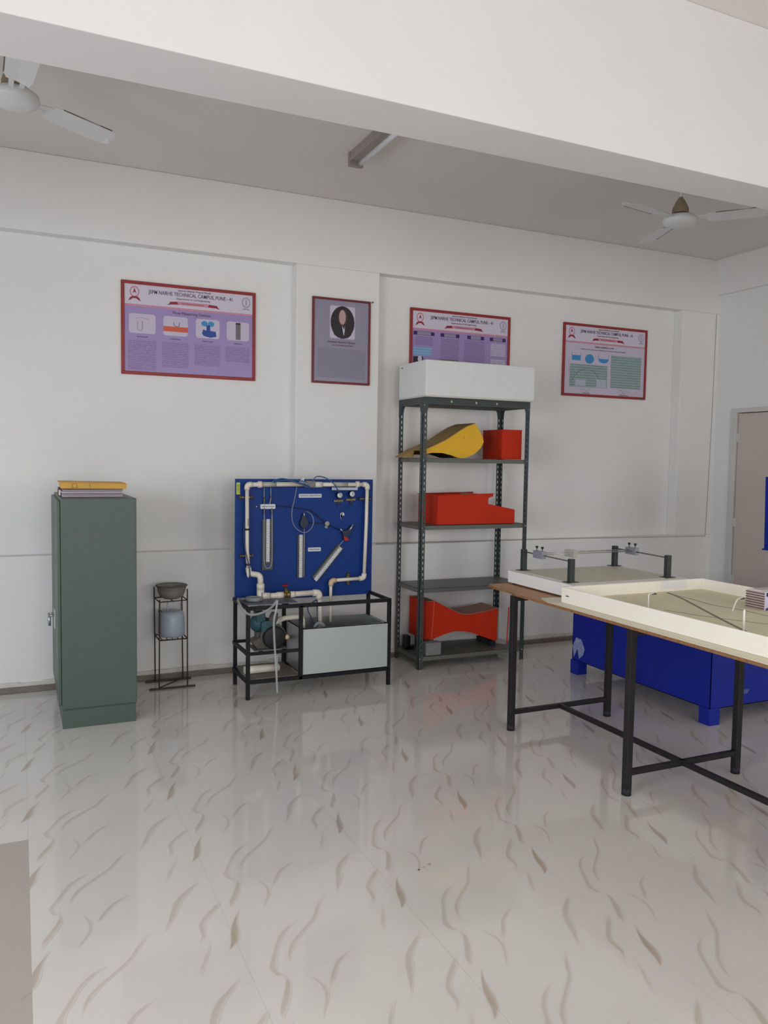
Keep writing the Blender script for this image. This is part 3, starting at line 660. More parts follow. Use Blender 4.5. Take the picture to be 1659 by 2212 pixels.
# ================================================================== HYDRAULIC BENCH (flow measuring rig)
bx = 1.31
e = thing('pipe_flow_rig', 'laboratory pipe flow rig, blue board with white pipes on a black steel frame', 'lab rig', (1.8, 5.1, 0))
s = .024
def P_(n, m, mt, bev=0, par=None): return m.build(n, mt, par or e, bevel=bev)
for (x, y) in ((1.312, 4.94), (2.298, 4.94), (1.324, 5.322), (2.306, 5.322)): P_('leg', MB().box(x - s / 2, x + s / 2, y - s / 2, y + s / 2, 0, .6), BLACK, .002)
P_('middle_post', MB().box(1.652, 1.676, 4.928, 4.952, .10, .59), BLACK, .002); P_('middle_post', MB().box(1.655, 1.679, 5.31, 5.334, .10, .59), BLACK, .002)
for y in (4.94, 5.322):
    P_('rail', MB().box(1.324, 2.295, y - s / 2, y + s / 2, .576, .6), BLACK, .002)
    P_('rail', MB().box(1.324, 2.295, y - s / 2, y + s / 2, .10, .124), BLACK, .002)
    P_('rail', MB().box(1.324, 1.655, y - .009, y + .009, .285, .305), BLACK, .002)
for x, zz in ((1.312, .588), (2.302, .588), (1.312, .112), (2.302, .112), (1.312, .295)): P_('cross_rail', MB().box(x - .010, x + .010, 4.95, 5.312, zz - .012, zz + .010), BLACK, .002)
# board
bd = P_('blue_board', MB().box(1.314, 2.315, 5.288, 5.306, .575, 1.402), BLUE, .002)
YP = 5.288
def clamp(x, z, vert=True):
    m = MB()
    if vert: m.bar((x - .045, YP - .012, z), (x + .045, YP - .012, z), .022, .010)
    else: m.bar((x, YP - .012, z - .04), (x, YP - .012, z + .04), .022, .010)
    for sg in (-1, 1):
        c = (x + sg * .038, YP - .004, z) if vert else (x, YP - .004, z + sg * .034)
        m.lathe(c, [(0, .03), (.008, .028), (.010, .02), (.010, 0)], 10, (0, -1, 0))
    return m.build('pipe_clamp', BRASS, e)
R = .0135; yo = YP - .045
def pipe(pts, rad=R, n='pipe', mt=PVC, rb=.02): return MB().tube(arc_pipe(pts, rb), rad, 14).build(n, mt, e)
def elbow(a, b, c, rad=.0185, L=.034, mt=PVC):
    a, b, c = Vector(a), Vector(b), Vector(c)
    return MB().tube(arc_pipe([b + (a - b).normalized() * L, b, b + (c - b).normalized() * L], .02), rad, 14).build('elbow', mt, e)
def sock(a, b, rad=.019, mt=PVC, n='socket'): return MB().cyl(a, b, rad, 14).build(n, mt, e)
g = lambda x, z, y=yo: (bx + x, y, z)
# left riser / top line / right downcomer
pipe([g(.083, .80), g(.073, .92), g(.071, 1.36)], .013)
pipe([g(.07, 1.365), g(.47, 1.369)], .0155, 'top_pipe'); pipe([g(.55, 1.367), g(.94, 1.367)], .0145, 'top_pipe')
elbow(g(.071, 1.2), g(.071, 1.365), g(.3, 1.366)); elbow(g(.7, 1.367), g(.942, 1.367), g(.942, 1.1))
sock(g(.145, 1.366), g(.172, 1.366), .0225); sock(g(.545, 1.366), g(.60, 1.366), .020); sock(g(.855, 1.368), g(.878, 1.368), .022)
P_('clear_section', MB().cyl(g(.175, 1.366), g(.27, 1.367), .0168, 14), mat('clear_section_grey', (176, 172, 160), .3)); P_('clear_section', MB().cyl(g(.69, 1.367), g(.79, 1.367), .016, 14), mat('clear_section_grey', (176, 172, 160), .3))
P_('orifice_block', MB().box(bx + .475, bx + .545, yo - .022, yo + .022, 1.347, 1.392), mat('orifice_grey', (122, 118, 114), .5), .003)
m = MB()
for k in range(5): m.tube(smooth([g(.425 + k * .008, 1.37, yo - .02), g(.44 + k * .006, 1.40 + .006 * k, yo - .02), g(.46, 1.39, yo - .02), g(.48, 1.37, yo - .03)], 4), .0018, 5)
P_('tie_wires', m, SCALE)
pipe([g(.941, 1.36), g(.938, 1.1), g(.926, .70)], .0125)
clamp(bx + .070, 1.279); clamp(bx + .076, .886); clamp(bx + .938, 1.265)
elbow(g(.932, .9), g(.925, .698), g(.7, .694)); pipe([g(.925, .698), g(.678, .693)], .0125); elbow(g(.9, .694), g(.675, .692), g(.674, .5), mt=PVCT); clamp(bx + .815, .693, False)
MB().tube([g(.674, .69), g(.673, .545)], [.0125, .0095], 12).build('pipe', PVC, e); MB().tube([g(.673, .545), g(.674, .40)], [.006, .009], 12).build('spout', PVC, e)
for z in (1.066, .83): P_('black_tape', MB().cyl(g(.072 + (1.066 - z) * .03, z - .006), g(.072 + (1.066 - z) * .03, z + .006), .0155, 14), DARKR)
P_('pipe_marking', MB().box(bx + .073, bx + .077, yo - .0145, yo - .012, 1.09, 1.14), PTEXT); P_('pipe_marking', MB().box(bx + .152, bx + .156, 5.16, 5.163, .60, .65), PTEXT)
# lower left zigzag, tee, valve line
yo2 = 5.19
P_('elbow', MB().tube(arc_pipe([g(.083, .81), (bx + .083, yo, .768), (bx + .15, yo2, .763), (bx + .152, yo2, .70)], .028), .0195, 14), PVC)
sock((bx + .152, yo2, .665), (bx + .152, yo2, .705), .0265); P_('tee', MB().cyl((bx + .153, yo2, .575), (bx + .152, yo2, .668), .0255, 14), PVC); P_('tee', MB().cyl((bx + .153, yo2, .62), (bx + .215, yo2, .618), .0245, 14), PVC); sock((bx + .156, yo2, .545), (bx + .153, yo2, .58), .022)
P_('pipe', MB().cyl((bx + .2, yo2, .618), (bx + .57, yo2, .624), .019, 14), PVC); sock((bx + .265, yo2, .619), (bx + .312, yo2, .62), .0225); sock((bx + .355, yo2, .62), (bx + .392, yo2, .62), .0225)
elbow((bx + .4, yo2, .623), (bx + .567, yo2, .622), (bx + .573, yo2, .5), .0235, .045); P_('pipe', MB().cyl((bx + .572, yo2, .62), (bx + .578, yo2, .37), .016, 14), PVC)
vb = P_('gate_valve', MB().lathe((bx + .333, yo2, .62), [(0, -.022), (.026, -.022), (.03, -.012), (.022, -.008), (.022, .008), (.03, .012), (.026, .022), (0, .022)], 16, (1, 0, 0)).lathe((bx + .333, yo2, .62), [(.02, 0), (.016, .02), (.018, .024), (.011, .03), (.008, .055), (0, .055)], 14, (-.1, 0, 1)), BRASS)
MB().lathe((bx + .326, yo2, .682), [(0, -.002), (.008, -.003), (.016, .0), (.024, .002), (.025, .006), (.016, .005), (0, .006)], 20, (-.1, 0, 1)).build('handwheel', RED, vb)
MB().cyl((bx + .335, yo2, .60), (bx + .335, yo2, .54), .015, 12).build('lower_stub', DARKR, vb)
# labels on board
P_('yellow_sticker', MB().box(bx + .010, bx + .034, YP - .0015, YP, 1.298, 1.377), YG); words('2010/11', .018, bx + .022, YP - .003, 1.337, PDARK, 'sticker_lettering', e, rot=(90, -90, 0))
P_('label_plate', MB().prism(rrect(bx + .447, bx + .613, 1.274, 1.300, .004), YP - .003, YP), LABELW); words('VENTURI & ORIFICEMETER', .013, bx + .53, YP - .0045, 1.287, PTEXT, 'label_lettering', e)
P_('label_plate', MB().prism(rrect(bx + .517, bx + .612, .898, .925, .006), YP - .003, YP), LABELW); words('MANOMETERS', .012, bx + .565, YP - .0045, .9115, PTEXT, 'label_lettering', e)
P_('label_plate', MB().prism(rrect(bx + .172, bx + .274, 1.200, 1.232, .005), YP - .022, YP), LABELW); words('MANIFOLD BLOCK', .010, bx + .223, YP - .0235, 1.216, PTEXT, 'label_lettering', e)
P_('scale_strip', MB().box(bx + .672, bx + .866, YP - .05, YP - .046, 1.328, 1.347), mat('dusty_clear_plate', (172, 182, 196), .3))
# manometers (board > scale, tube)
def mano(x0_, x1_, z0_, z1_, sx0, sx1, sz0, sz1, utube):
    b = P_('manometer', MB().box(bx + x0_, bx + x1_, YP - .014, YP, z0_, z1_), BOARDG, .001)
    MB().box(bx + sx0, bx + sx1, YP - .018, YP - .014, sz0, sz1).build('scale', TXT_M, b)
    if utube:
        m = MB(); m.tube(smooth([(bx + .197, YP - .02, 1.20), (bx + .197, YP - .02, 1.0), (bx + .198, YP - .02, .84), (bx + .21, YP - .02, .802), (bx + .226, YP - .02, .795), (bx + .242, YP - .02, .804), (bx + .252, YP - .02, .84), (bx + .253, YP - .02, 1.0), (bx + .25, YP - .02, 1.20)], 5), .0035, 8); m.build('glass_tube', CLEAR, b)
        MB().prism(ell(bx + .225, .81, .018, .022, 16), YP - .0165, YP - .014).build('blue_backing', HOSEN, b)
    return b
mano(.186, .262, .782, 1.128, .213, .237, .838, 1.131, True)
m2 = mano(.437, .492, .719, 1.016, .449, .472, .720, 1.018, False); MB().cyl((bx + .482, YP - .02, .73), (bx + .482, YP - .02, 1.07), .003, 8).build('glass_tube', CLEAR, m2)
a = Vector((bx + .548, 0, .718)); b = Vector((bx + .742, 0, .945)); d_ = (b - a).normalized(); n_ = Vector((d_.z, 0, -d_.x))
def inc(o0, o1, l0, l1): return [(v.x, v.z) for v in (a + n_ * o0 + d_ * l0, a + n_ * o1 + d_ * l0, a + n_ * o1 + d_ * l1, a + n_ * o0 + d_ * l1)]
Lg = (b - a).length
m3 = P_('inclined_manometer', MB().prism(inc(-.003, .05, 0, Lg), YP - .014, YP), BOARDG); MB().prism(inc(.016, .042, -.005, Lg - .01), YP - .018, YP - .014).build('scale', TXT_M, m3)
p0 = a + n_ * .008; p1 = a + n_ * .008 + d_ * (Lg + .05); MB().cyl((p0.x, YP - .02, p0.z), (p1.x, YP - .02, p1.z), .003, 8).build('glass_tube', CLEAR, m3)
# tapping tubes, manifold
P_('tapping_tubes', MB().cyl((bx + .195, YP - .02, 1.345), (bx + .196, YP - .02, 1.14), .003, 6).cyl((bx + .241, YP - .02, 1.345), (bx + .243, YP - .02, 1.28), .003, 6).cyl((bx + .243, YP - .02, 1.28), (bx + .235, YP - .02, 1.23), .0045, 6), CLEAR)
m = MB()
for xx, zz in ((.197, 1.26), (.243, 1.265), (.197, 1.185), (.248, 1.185)): m.cyl((bx + xx, YP - .018, zz - .02), (bx + xx, YP - .018, zz + .02), .0055, 8)
P_('brass_fittings', m, BRASS); P_('small_knob', MB().lathe((bx + .145, YP, 1.216), [(0, .02), (.006, .02), (.008, .012), (.008, 0)], 10, (0, -1, 0)), STEEL)
m = MB(); m.tube(smooth([(bx + .27, YP - .012, 1.219), (bx + .36, YP - .012, 1.213), (bx + .45, YP - .012, 1.20), (bx + .53, YP - .012, 1.185), (bx + .60, YP - .012, 1.13), (bx + .64, YP - .012, 1.10)], 5), .003, 6)
m.tube([(bx + .52, YP - .012, 1.10), (bx + .64, YP - .012, 1.093), (bx + .745, YP - .012, 1.045)], .003, 6); P_('thin_tubing', m, DARKR)
P_('dark_diaphragm', MB().prism(ell(bx + .48, 1.098, .03, .036, 24), YP - .03, YP).prism([(bx + .455, 1.11), (bx + .471, 1.165), (bx + .482, 1.165), (bx + .505, 1.11)], YP - .026, YP), mat('dark_navy', (30, 36, 62), .5), .002)
P_('small_knob', MB().cyl((bx + .477, YP - .03, 1.145), (bx + .477, YP - .03, 1.172), .006, 8), STEEL)
P_('clear_knob', MB().lathe((bx + .652, YP, 1.092), [(0, .03), (.014, .028), (.018, .02), (.014, 0)], 14, (0, -1, 0)).lathe((bx + .648, YP, 1.068), [(0, .02), (.010, .018), (.010, 0)], 12, (0, -1, 0)), CLRB)
P_('selector_valve', MB().prism([(bx + .76, 1.035), (bx + .80, 1.045), (bx + .835, 1.075), (bx + .815, 1.0), (bx + .775, .97), (bx + .77, 1.01)], YP - .03, YP), mat('dark_navy', (30, 36, 62), .5), .002)
P_('red_handle', MB().prism([(bx + .77, 1.0), (bx + .80, .99), (bx + .812, .972), (bx + .78, .968)], YP - .036, YP - .026), RED, .001); P_('valve_stem', MB().cyl((bx + .815, YP - .032, 1.04), (bx + .842, YP - .032, 1.085), .006, 8).cyl((bx + .745, YP - .03, 1.055), (bx + .765, YP - .03, 1.035), .006, 8), STEEL)
P_('round_badge', MB().prism([(bx + .755, 1.14)] + ell(bx + .771, 1.153, .0155, .017, 14, -20, 200) + [(bx + .768, 1.115)], YP - .003, YP), LABELW)
for (xx, zz) in ((.735, 1.292), (.829, 1.300)):
    gg = P_('pressure_gauge', MB().lathe((bx + xx, YP - .018, zz), [(0, .024), (.0195, .024), (.0215, .02), (.0215, 0), (0, 0)], 24, (0, -1, 0)), BLACK)
    MB().lathe((bx + xx, YP - .042, zz), [(0, .002), (.019, .002), (.019, 0)], 24, (0, -1, 0)).build('dial', SCALE, gg)
    MB().bar((bx + xx - .002, YP - .0455, zz - .004), (bx + xx + .005, YP - .0455, zz + .011), .0025, .001, (0, 1, 0)).build('needle', PDARK, gg)
    MB().cyl((bx + xx, YP - .02, zz - .07), (bx + xx, YP - .02, zz - .02), .005, 8).bar((bx + xx - .036, YP - .012, zz - .042), (bx + xx + .034, YP - .012, zz - .040), .014, .012).build('gauge_fitting', BRASS, gg)
m = MB(); m.tube([(bx + .735, YP - .01, 1.22), (bx + .745, YP - .01, 1.19), (bx + .765, YP - .01, 1.165)], .002, 6); m.tube([(bx + .829, YP - .01, 1.23), (bx + .80, YP - .01, 1.19), (bx + .778, YP - .01, 1.165)], .002, 6); P_('thin_tubing', m, HOSEB)
# loose hoses
P_('milky_hose', MB().tube(smooth([(bx + .411, yo - .02, 1.35), (bx + .39, yo - .03, 1.26), (bx + .375, yo - .03, 1.19), (bx + .378, yo - .03, 1.12), (bx + .40, yo - .03, 1.075), (bx + .44, yo - .03, 1.045), (bx + .48, yo - .03, 1.04), (bx + .52, yo - .03, 1.075), (bx + .53, yo - .03, 1.12), (bx + .515, yo - .02, 1.165), (bx + .498, YP - .01, 1.18)], 5), .0028, 6), HOSE)
P_('blue_hose', MB().tube(smooth([(bx + .235, yo - .02, 1.385), (bx + .28, yo - .03, 1.404), (bx + .33, yo - .03, 1.404), (bx + .40, yo - .035, 1.385), (bx + .46, yo - .035, 1.37), (bx + .50, yo - .03, 1.352)], 5), .004, 8).tube(smooth([(bx + .25, yo - .02, 1.380), (bx + .30, yo - .04, 1.396), (bx + .36, yo - .04, 1.392), (bx + .42, yo - .04, 1.376), (bx + .47, yo - .04, 1.36), (bx + .50, yo - .03, 1.345)], 5), .004, 8).tube(smooth([(bx + .30, yo - .02, 1.392), (bx + .38, yo - .02, 1.398), (bx + .44, yo - .03, 1.392), (bx + .48, yo - .03, 1.38)], 5), .0035, 8), HOSEB)
P_('blue_hose', MB().tube(smooth([(bx + .522, yo - .02, 1.385), (bx + .535, yo - .03, 1.412), (bx + .56, yo - .03, 1.424), (bx + .60, yo - .03, 1.418), (bx + .64, yo - .03, 1.40), (bx + .675, yo - .035, 1.372), (bx + .70, yo - .03, 1.34), (bx + .728, yo - .01, 1.305)], 5), .0038, 8), HOSEB)
P_('blue_hose', MB().tube(smooth([(bx + .055, yo, 1.12), (bx + .05, yo, 1.02), (bx + .055, yo - .02, .93), (bx + .075, yo - .02, .85), (bx + .085, yo - .025, .79), (bx + .09, yo - .03, .74)], 5), .0035, 8), HOSEN)
P_('hose_tail', MB().tube(smooth([(bx + .074, yo - .022, .81), (bx + .070, yo - .03, .775), (bx + .075, yo - .028, .745)], 4), [.003] + [.008] * 6 + [.004] * 2, 8), PVC)
# sump tank
tk = MB(); X0, X1, Y0, Y1, Z0, Z1 = 1.675, 2.292, 4.955, 5.30, .125, .428
tk.box(X0, X1, Y0, Y0 + .006, Z0, Z1); tk.box(X0, X1, Y1 - .006, Y1, Z0, Z1); tk.box(X0, X0 + .006, Y0, Y1, Z0, Z1); tk.box(X1 - .006, X1, Y0, Y1, Z0, Z1); tk.box(X0, X1, Y0, Y1, Z0, Z0 + .006)
for xx in (1.675, 2.27): tk.box(xx, xx + .022, Y0, Y1, Z1 - .004, Z1)
tk.box(X0, X1, Y0, Y0 + .02, Z1 - .004, Z1); tk.box(X0, X1, Y1 - .02, Y1, Z1 - .004, Z1)
tt = P_('sump_tank', tk, STEEL); MB().box(1.678, 2.286, 4.934, 4.944, .128, .427).build('white_front_cover', TANKF, tt, bevel=.001)
MB().box(2.165, 2.18, 4.932, 4.934, .408, .416).box(2.19, 2.21, 4.932, 4.934, .409, .417).box(2.225, 2.24, 4.932, 4.934, .410, .418).build('maker_strip', PSEAL, tt)
m = MB(); m.cyl((1.80, 4.96, .10), (1.80, 4.96, .085), .004, 8); m.cyl((2.17, 4.96, .10), (2.17, 4.96, .085), .004, 8); P_('frame_bolts', m, STEEL)
P_('base_plate', MB().box(1.325, 1.66, 4.95, 5.31, .124, .128), mat('plate_grey', (120, 114, 106), .6, noise=.2, nscale=12))
# pump
pm = P_('pump', MB().lathe((1.515, 5.02, .368), [(0, 0), (.06, 0), (.074, .006), (.076, .03), (.07, .04), (.064, .05), (.064, .15), (.05, .16), (0, .16)], 26, (0, 1, 0)), DARKR)
MB().lathe((1.513, 5.05, .368), [(.077, 0), (.087, .004), (.09, .03), (.08, .04), (.077, .04)], 26, (0, 1, 0)).build('dusty_cowl', DUSTY, pm)
MB().lathe((1.43, 5.12, .455), [(0, -.06), (.04, -.055), (.058, -.02), (.06, .0), (.055, .03), (.04, .05), (0, .055)], 20, (.35, -1, .1)).box(1.40, 1.46, 5.06, 5.14, .47, .535).prism(rrect(1.43, 1.53, .40, .478, .02), 5.045, 5.16).build('volute_casing', TEAL, pm, bevel=.004)
MB().prism([(1.37, .345), (1.45, .38), (1.47, .305), (1.43, .265)], 5.06, 5.15).box(1.38, 1.60, 5.03, 5.20, .287, .295).prism([(1.405, .40), (1.43, .40), (1.435, .33), (1.41, .33)], 5.08, 5.14).build('mounting_foot', DUSTY, pm, bevel=.003)
MB().lathe((1.60, 5.03, .365), [(0, .01), (.012, .01), (.017, 0), (.017, -.03), (0, -.03)], 14, (0, -1, 0)).build('capacitor_cap', PVCT, pm)
MB().lathe((1.515, 5.06, .50), [(0, -.03), (.028, -.03), (.03, 0), (.022, .03), (0, .035)], 14, (.3, 0, 1)).build('grey_union', DUSTY, pm)
P_('suction_pipe', MB().tube(arc_pipe([(1.545, 5.10, .455), (1.60, 5.12, .475), (1.735, 5.12, .478), (1.742, 5.12, .36)], .03), .017, 14), PVC)
P_('suction_pipe', MB().cyl((1.515, 5.06, .44), (1.57, 5.09, .485), .0125, 12), PVC)
P_('drain_pipe', MB().cyl((1.325, 5.08, .155), (1.56, 5.08, .155), .026, 14), PVC)
P_('return_hose', MB().tube(smooth([(1.80, 5.08, .36), (1.81, 5.08, .41), (1.84, 5.08, .435), (1.875, 5.08, .41), (1.885, 5.08, .36)], 5), .011, 8), HOSE)
m = MB(); m.tube(smooth([(1.86, 5.2, .57), (1.80, 5.2, .52), (1.82, 5.18, .45), (1.83, 5.15, .40)], 5), .004, 6); m.tube(smooth([(1.865, 5.2, .575), (1.87, 5.2, .48), (1.865, 5.18, .41)], 5), .004, 6); P_('blue_hose', m, HOSEN)
P_('clear_hose', MB().tube(smooth([(1.50, 4.925, .635), (1.487, 4.918, .563), (1.474, 4.915, .502), (1.477, 4.915, .398), (1.484, 4.915, .29), (1.493, 4.915, .16), (1.50, 4.915, .03)], 6), .0075, 8), CLEAR)
P_('clear_hose', MB().tube(smooth([(1.50, 4.93, .635), (1.462, 4.925, .592), (1.40, 4.92, .561), (1.324, 4.918, .553), (1.276, 4.93, .585), (1.262, 5.0, .635), (1.31, 5.12, .62), (1.40, 5.16, .612)], 6), .0085, 8), HOSE)
P_('clear_hose', MB().tube(smooth([(1.515, 4.97, .27), (1.51, 4.96, .18), (1.498, 4.94, .10)], 6), .006, 8), CLEAR)
P_('coiled_hose', MB().tube([(1.40 + .05 * math.cos(t * .5), 5.12 + .06 * math.sin(t * .5), .61 + .0006 * t) for t in range(26)], .009, 8), HOSE)
P_('hose_tray', MB().box(1.325, 1.66, 5.00, 5.285, .596, .602), mat('tray_plate', (96, 100, 108), .5, noise=.1, nscale=9))
pt(e)

# ================================================================== SLOTTED-ANGLE RACK
e = thing('steel_rack', 'tall dark grey slotted-angle steel rack with open shelves', 'rack', (3.11, 5.39, 0))
RX0, RX1, RY0, RY1, RH = 2.662, 3.585, 5.2, 5.60, 2.0
def slotted(x, y, sx, sy):
    """L-section upright, corner at (x, y), flanges towards sx / sy, punched slots"""
    m = MB(); t = .003; w_ = .036; n = 48; hgt = RH / n
    def fl(ax):
        def b(u0, u1, z0, z1):
            if ax == 'x':
                a_, b_ = sorted((x + sx * u0, x + sx * u1)); c_, d2 = sorted((y, y + sy * t)); m.box(a_, b_, c_, d2, z0, z1)
            else:
                a_, b_ = sorted((y + sy * u0, y + sy * u1)); c_, d2 = sorted((x, x + sx * t)); m.box(c_, d2, a_, b_, z0, z1)
        b(0, .019, 0, RH); b(.027, w_, 0, RH)
        for i in range(n): b(.019, .027, i * hgt + .012, (i + 1) * hgt - .008)
    fl('x'); fl('y'); return m
for x, y, sx, sy in ((RX0, RY0, 1, 1), (RX1, RY0, -1, 1), (RX0, RY1, 1, -1), (RX1, RY1, -1, -1)): slotted(x, y, sx, sy).build('upright', RACK, e)
for zt in (2.0, 1.562, 1.068, .602, .095):
    fh = .045 if zt == 2.0 else .032
    m = MB(); a0, a1, b0, b1 = RX0 + .004, RX1 - .004, RY0 + .004, RY1 - .004
    m.box(a0, a1, b0, b1, zt - .002, zt)
    for p in ((a0, a1, b0, b0 + .002), (a0, a1, b1 - .002, b1), (a0, a0 + .002, b0, b1), (a1 - .002, a1, b0, b1)): m.box(*p, zt - fh, zt)
    m.build('shelf', RACKT, e)
    if zt == 2.0:
        m = MB(); m.box(RX0 - .001, RX1 + .001, RY0 - .003, RY0, 1.958, 2.002); m.box(RX0 - .003, RX0, RY0, RY1, 1.962, 2.002); m.build('top_band', RACK, e)
def gusset(x, y, dx, z, ax):
    pts = [(0, 0), (.055 * dx, 0)] + [(.055 * dx - .03 * dx * math.sin(t * math.pi / 8), -.002 - .05 + .05 * math.cos(t * math.pi / 8)) for t in range(1, 5)] + [(.0, -.075)]
    pts = [(0, 0), (.07 * dx, 0), (.052 * dx, -.006), (.043 * dx, -.02), (.037 * dx, -.06), (0, -.09)]
    if ax == 'x': return MB().prism([(x + a_, z + b_) for a_, b_ in pts], y - .0025, y)
    return MB().prism([(x + a_, z + b_) for a_, b_ in pts], y - .0025, y, 'YZ')
for args in ((RX0, RY0, 1, 1.96, 'x'), (RX1, RY0, -1, 1.96, 'x'), (RX0, RY1, 1, 1.96, 'x'), (RX1, RY1, -1, 1.96, 'x')): gusset(*args).build('corner_gusset', RACK, e)
for yy, xx, dx in ((RY0, RX0, 1), (RY1, RX0, -1), (RY0, RX1, 1), (RY1, RX1, -1)): gusset(yy, xx, dx, 1.96, 'y').build('corner_gusset', RACK, e)
m = MB()
for xx, rr in ((2.895, .009), (3.105, .009), (3.285, .008)): m.prism([(xx - rr, 1.978), (xx, 1.978 - rr * 1.2), (xx + rr, 1.978), (xx, 1.978 + rr * 1.2)], RY0 - .0045, RY0 - .003)
m.build('paint_chips', YG if False else mat('chip_cream', (196, 196, 160), .7), e)
m = MB()
for zt in (1.945, 1.548, 1.052, .588, .08):
    for xx in (RX0 + .012, RX1 - .012): m.lathe((xx, RY0, zt), [(0, .005), (.005, .004), (.006, 0)], 8, (0, -1, 0))
m.build('bolts', STEEL, e)
pt(e)
# items on rack
e = thing('foam_box', 'long white foam box on top of the grey rack', 'box', (3.12, 5.38, 2.002))
MB().box(2.657, 3.59, 5.15, 5.60, 2.012, 2.266).build('box_body', THERMO, e, bevel=.006)
MB().box(2.662, 3.585, 5.156, 5.594, 2.003, 2.013).build('bottom_lip', mat('foam_edge', (210, 204, 196), .7), e)
MB().box(2.6545, 2.657, 5.54, 5.55, 2.235, 2.245).build('dark_mark', DARKR, e)
pt(e)
e = thing('spillway_model', 'yellow curved spillway model on the top shelf of the rack', 'model', (2.9, 5.3, 1.563))
TOPC = [(2.69, 1.618), (2.768, 1.646), (2.882, 1.698), (3.001, 1.771), (3.06, 1.803), (3.127, 1.828), (3.174, 1.769), (3.196, 1.73), (3.207, 1.692)]
BOTC = [(2.69, 1.5865), (2.769, 1.602), (2.852, 1.602), (2.925, 1.587), (2.98, 1.569), (3.02, 1.5655), (3.063, 1.573), (3.129, 1.599), (3.181, 1.644), (3.207, 1.692)]
def at(c, x):
    for (a_, b_), (c_, d2) in zip(c[:-1], c[1:]):
        if a_ <= x <= c_: return b_ + (d2 - b_) * (x - a_) / (c_ - a_)
    return c[-1][1]
xs_ = sorted(set([a_ for a_, b_ in TOPC + BOTC]))
for nm, ya, yb in (('front_face', 5.245, 5.247), ('back_face', 5.535, 5.537)):
    m = MB(); vs = []; fs = []
    for x in xs_: vs += [(x, ya, at(BOTC, x)), (x, ya, at(TOPC, x)), (x, yb, at(BOTC, x)), (x, yb, at(TOPC, x))]
    for i in range(len(xs_) - 1):
        o = i * 4; fs += [(o, o + 4, o + 5, o + 1), (o + 2, o + 3, o + 7, o + 6), (o + 1, o + 5, o + 7, o + 3), (o, o + 2, o + 6, o + 4)]
    m.add(vs, fs).build(nm, YEL, e)
m = MB(); m.sheet([(2.69, 1.618), (2.768, 1.647), (2.882, 1.699), (3.001, 1.772), (3.06, 1.804), (3.127, 1.829)], 5.24, 5.54, .003); m.build('crest_sheet', OCHRE, e)
m = MB(); m.sheet([(3.02, 1.5665), (2.98, 1.569), (2.925, 1.586), (2.852, 1.601), (2.769, 1.601), (2.69, 1.5855)], 5.247, 5.535, .002); m.build('underside_sheet', mat('underside_shade', (70, 58, 40), .8), e)  # shade under the arch painted in as a dark brown sheet colour
m = MB(); m.prism([(2.60, 1.5645), (2.705, 1.5645), (2.705, 1.622), (2.66, 1.604)], 5.42, 5.54); m.build('tail_wedge', OCHRE, e)
m = MB(); m.tube([(3.03, 5.243, 1.712), (3.036, 5.243, 1.73)], .0015, 5); m.build('scratch', OCHRE, e)
pt(e)
e = thing('red_bin', 'plain red square metal bin beside the yellow model on the top shelf', 'bin', (3.46, 5.38, 1.563))
x0, x1, y0, y1, z0, z1 = 3.368, 3.548, 5.245, 5.52, 1.564, 1.79
m = MB(); t = .003
m.box(x0, x1, y0, y0 + t, z0, z1); m.box(x0, x1, y1 - t, y1, z0, z1); m.box(x0, x0 + t, y0 + t, y1 - t, z0, z1); m.box(x1 - t, x1, y0 + t, y1 - t, z0, z1); m.box(x0 + t, x1 - t, y0 + t, y1 - t, z0, z0 + t); m.build('bin_body', RED, e)
m = MB(); m.box(x0 - .002, x1 + .002, y0 - .002, y0 + .004, z1 - .006, z1 + .001); m.box(x0 - .002, x0 + .004, y0, y1, z1 - .006, z1 + .001); m.box(x0 - .002, x1 + .002, y1 - .004, y1 + .002, z1 - .006, z1 + .001); m.box(x1 - .004, x1 + .002, y0, y1, z1 - .006, z1 + .001); m.build('rolled_rim', RED, e)
pt(e)
e = thing('notch_channel_model', 'red open channel model with stepped side on the second shelf', 'model', (3.1, 5.35, 1.069))
pr_ = [(2.813, 1.289), (3.297, 1.300), (3.298, 1.278), (3.27, 1.273), (3.257, 1.262), (3.255, 1.222), (3.496, 1.176), (3.496, 1.070), (2.815, 1.070)]
MB().prism(pr_, 5.238, 5.242).build('side_plate', RED, e); MB().prism(pr_, 5.536, 5.540).build('side_plate', RED, e)
MB().box(2.812, 2.816, 5.238, 5.54, 1.070, 1.289).build('end_plate', RED, e); MB().box(2.815, 3.495, 5.242, 5.536, 1.070, 1.074).build('bed_plate', RED, e)
m = MB(); m.prism([(2.81, 1.287), (3.299, 1.298), (3.299, 1.302), (2.81, 1.291)], 5.225, 5.242); m.prism([(2.81, 1.287), (3.299, 1.298), (3.299, 1.302), (2.81, 1.291)], 5.536, 5.55); m.box(2.803, 2.818, 5.225, 5.55, 1.287, 1.291); m.build('top_flange', RED, e)
m = MB(); m.box(3.18, 3.184, 5.242, 5.536, 1.07, 1.298); m.build('weir_plate', REDG, e)
pt(e)
e = thing('venturi_channel_model', 'red pinched venturi channel model lying on the bottom shelf', 'model', (3.1, 5.4, .1))
top = [(2.836, .490), (2.95, .432), (3.056, .381), (3.10, .369), (3.149, .368), (3.26, .377), (3.406, .400)]
bot = [(3.40, .135), (3.28, .180), (3.17, .222), (3.10, .238), (3.026, .245), (2.94, .228), (2.83, .196)]
MB().prism([(2.764, .488)] + top + bot + [(2.768, .206)], 5.30, 5.303).build('front_plate', RED, e)
MB().prism([(2.764, .488)] + top + bot + [(2.768, .206)], 5.54, 5.543).build('back_plate', RED, e)
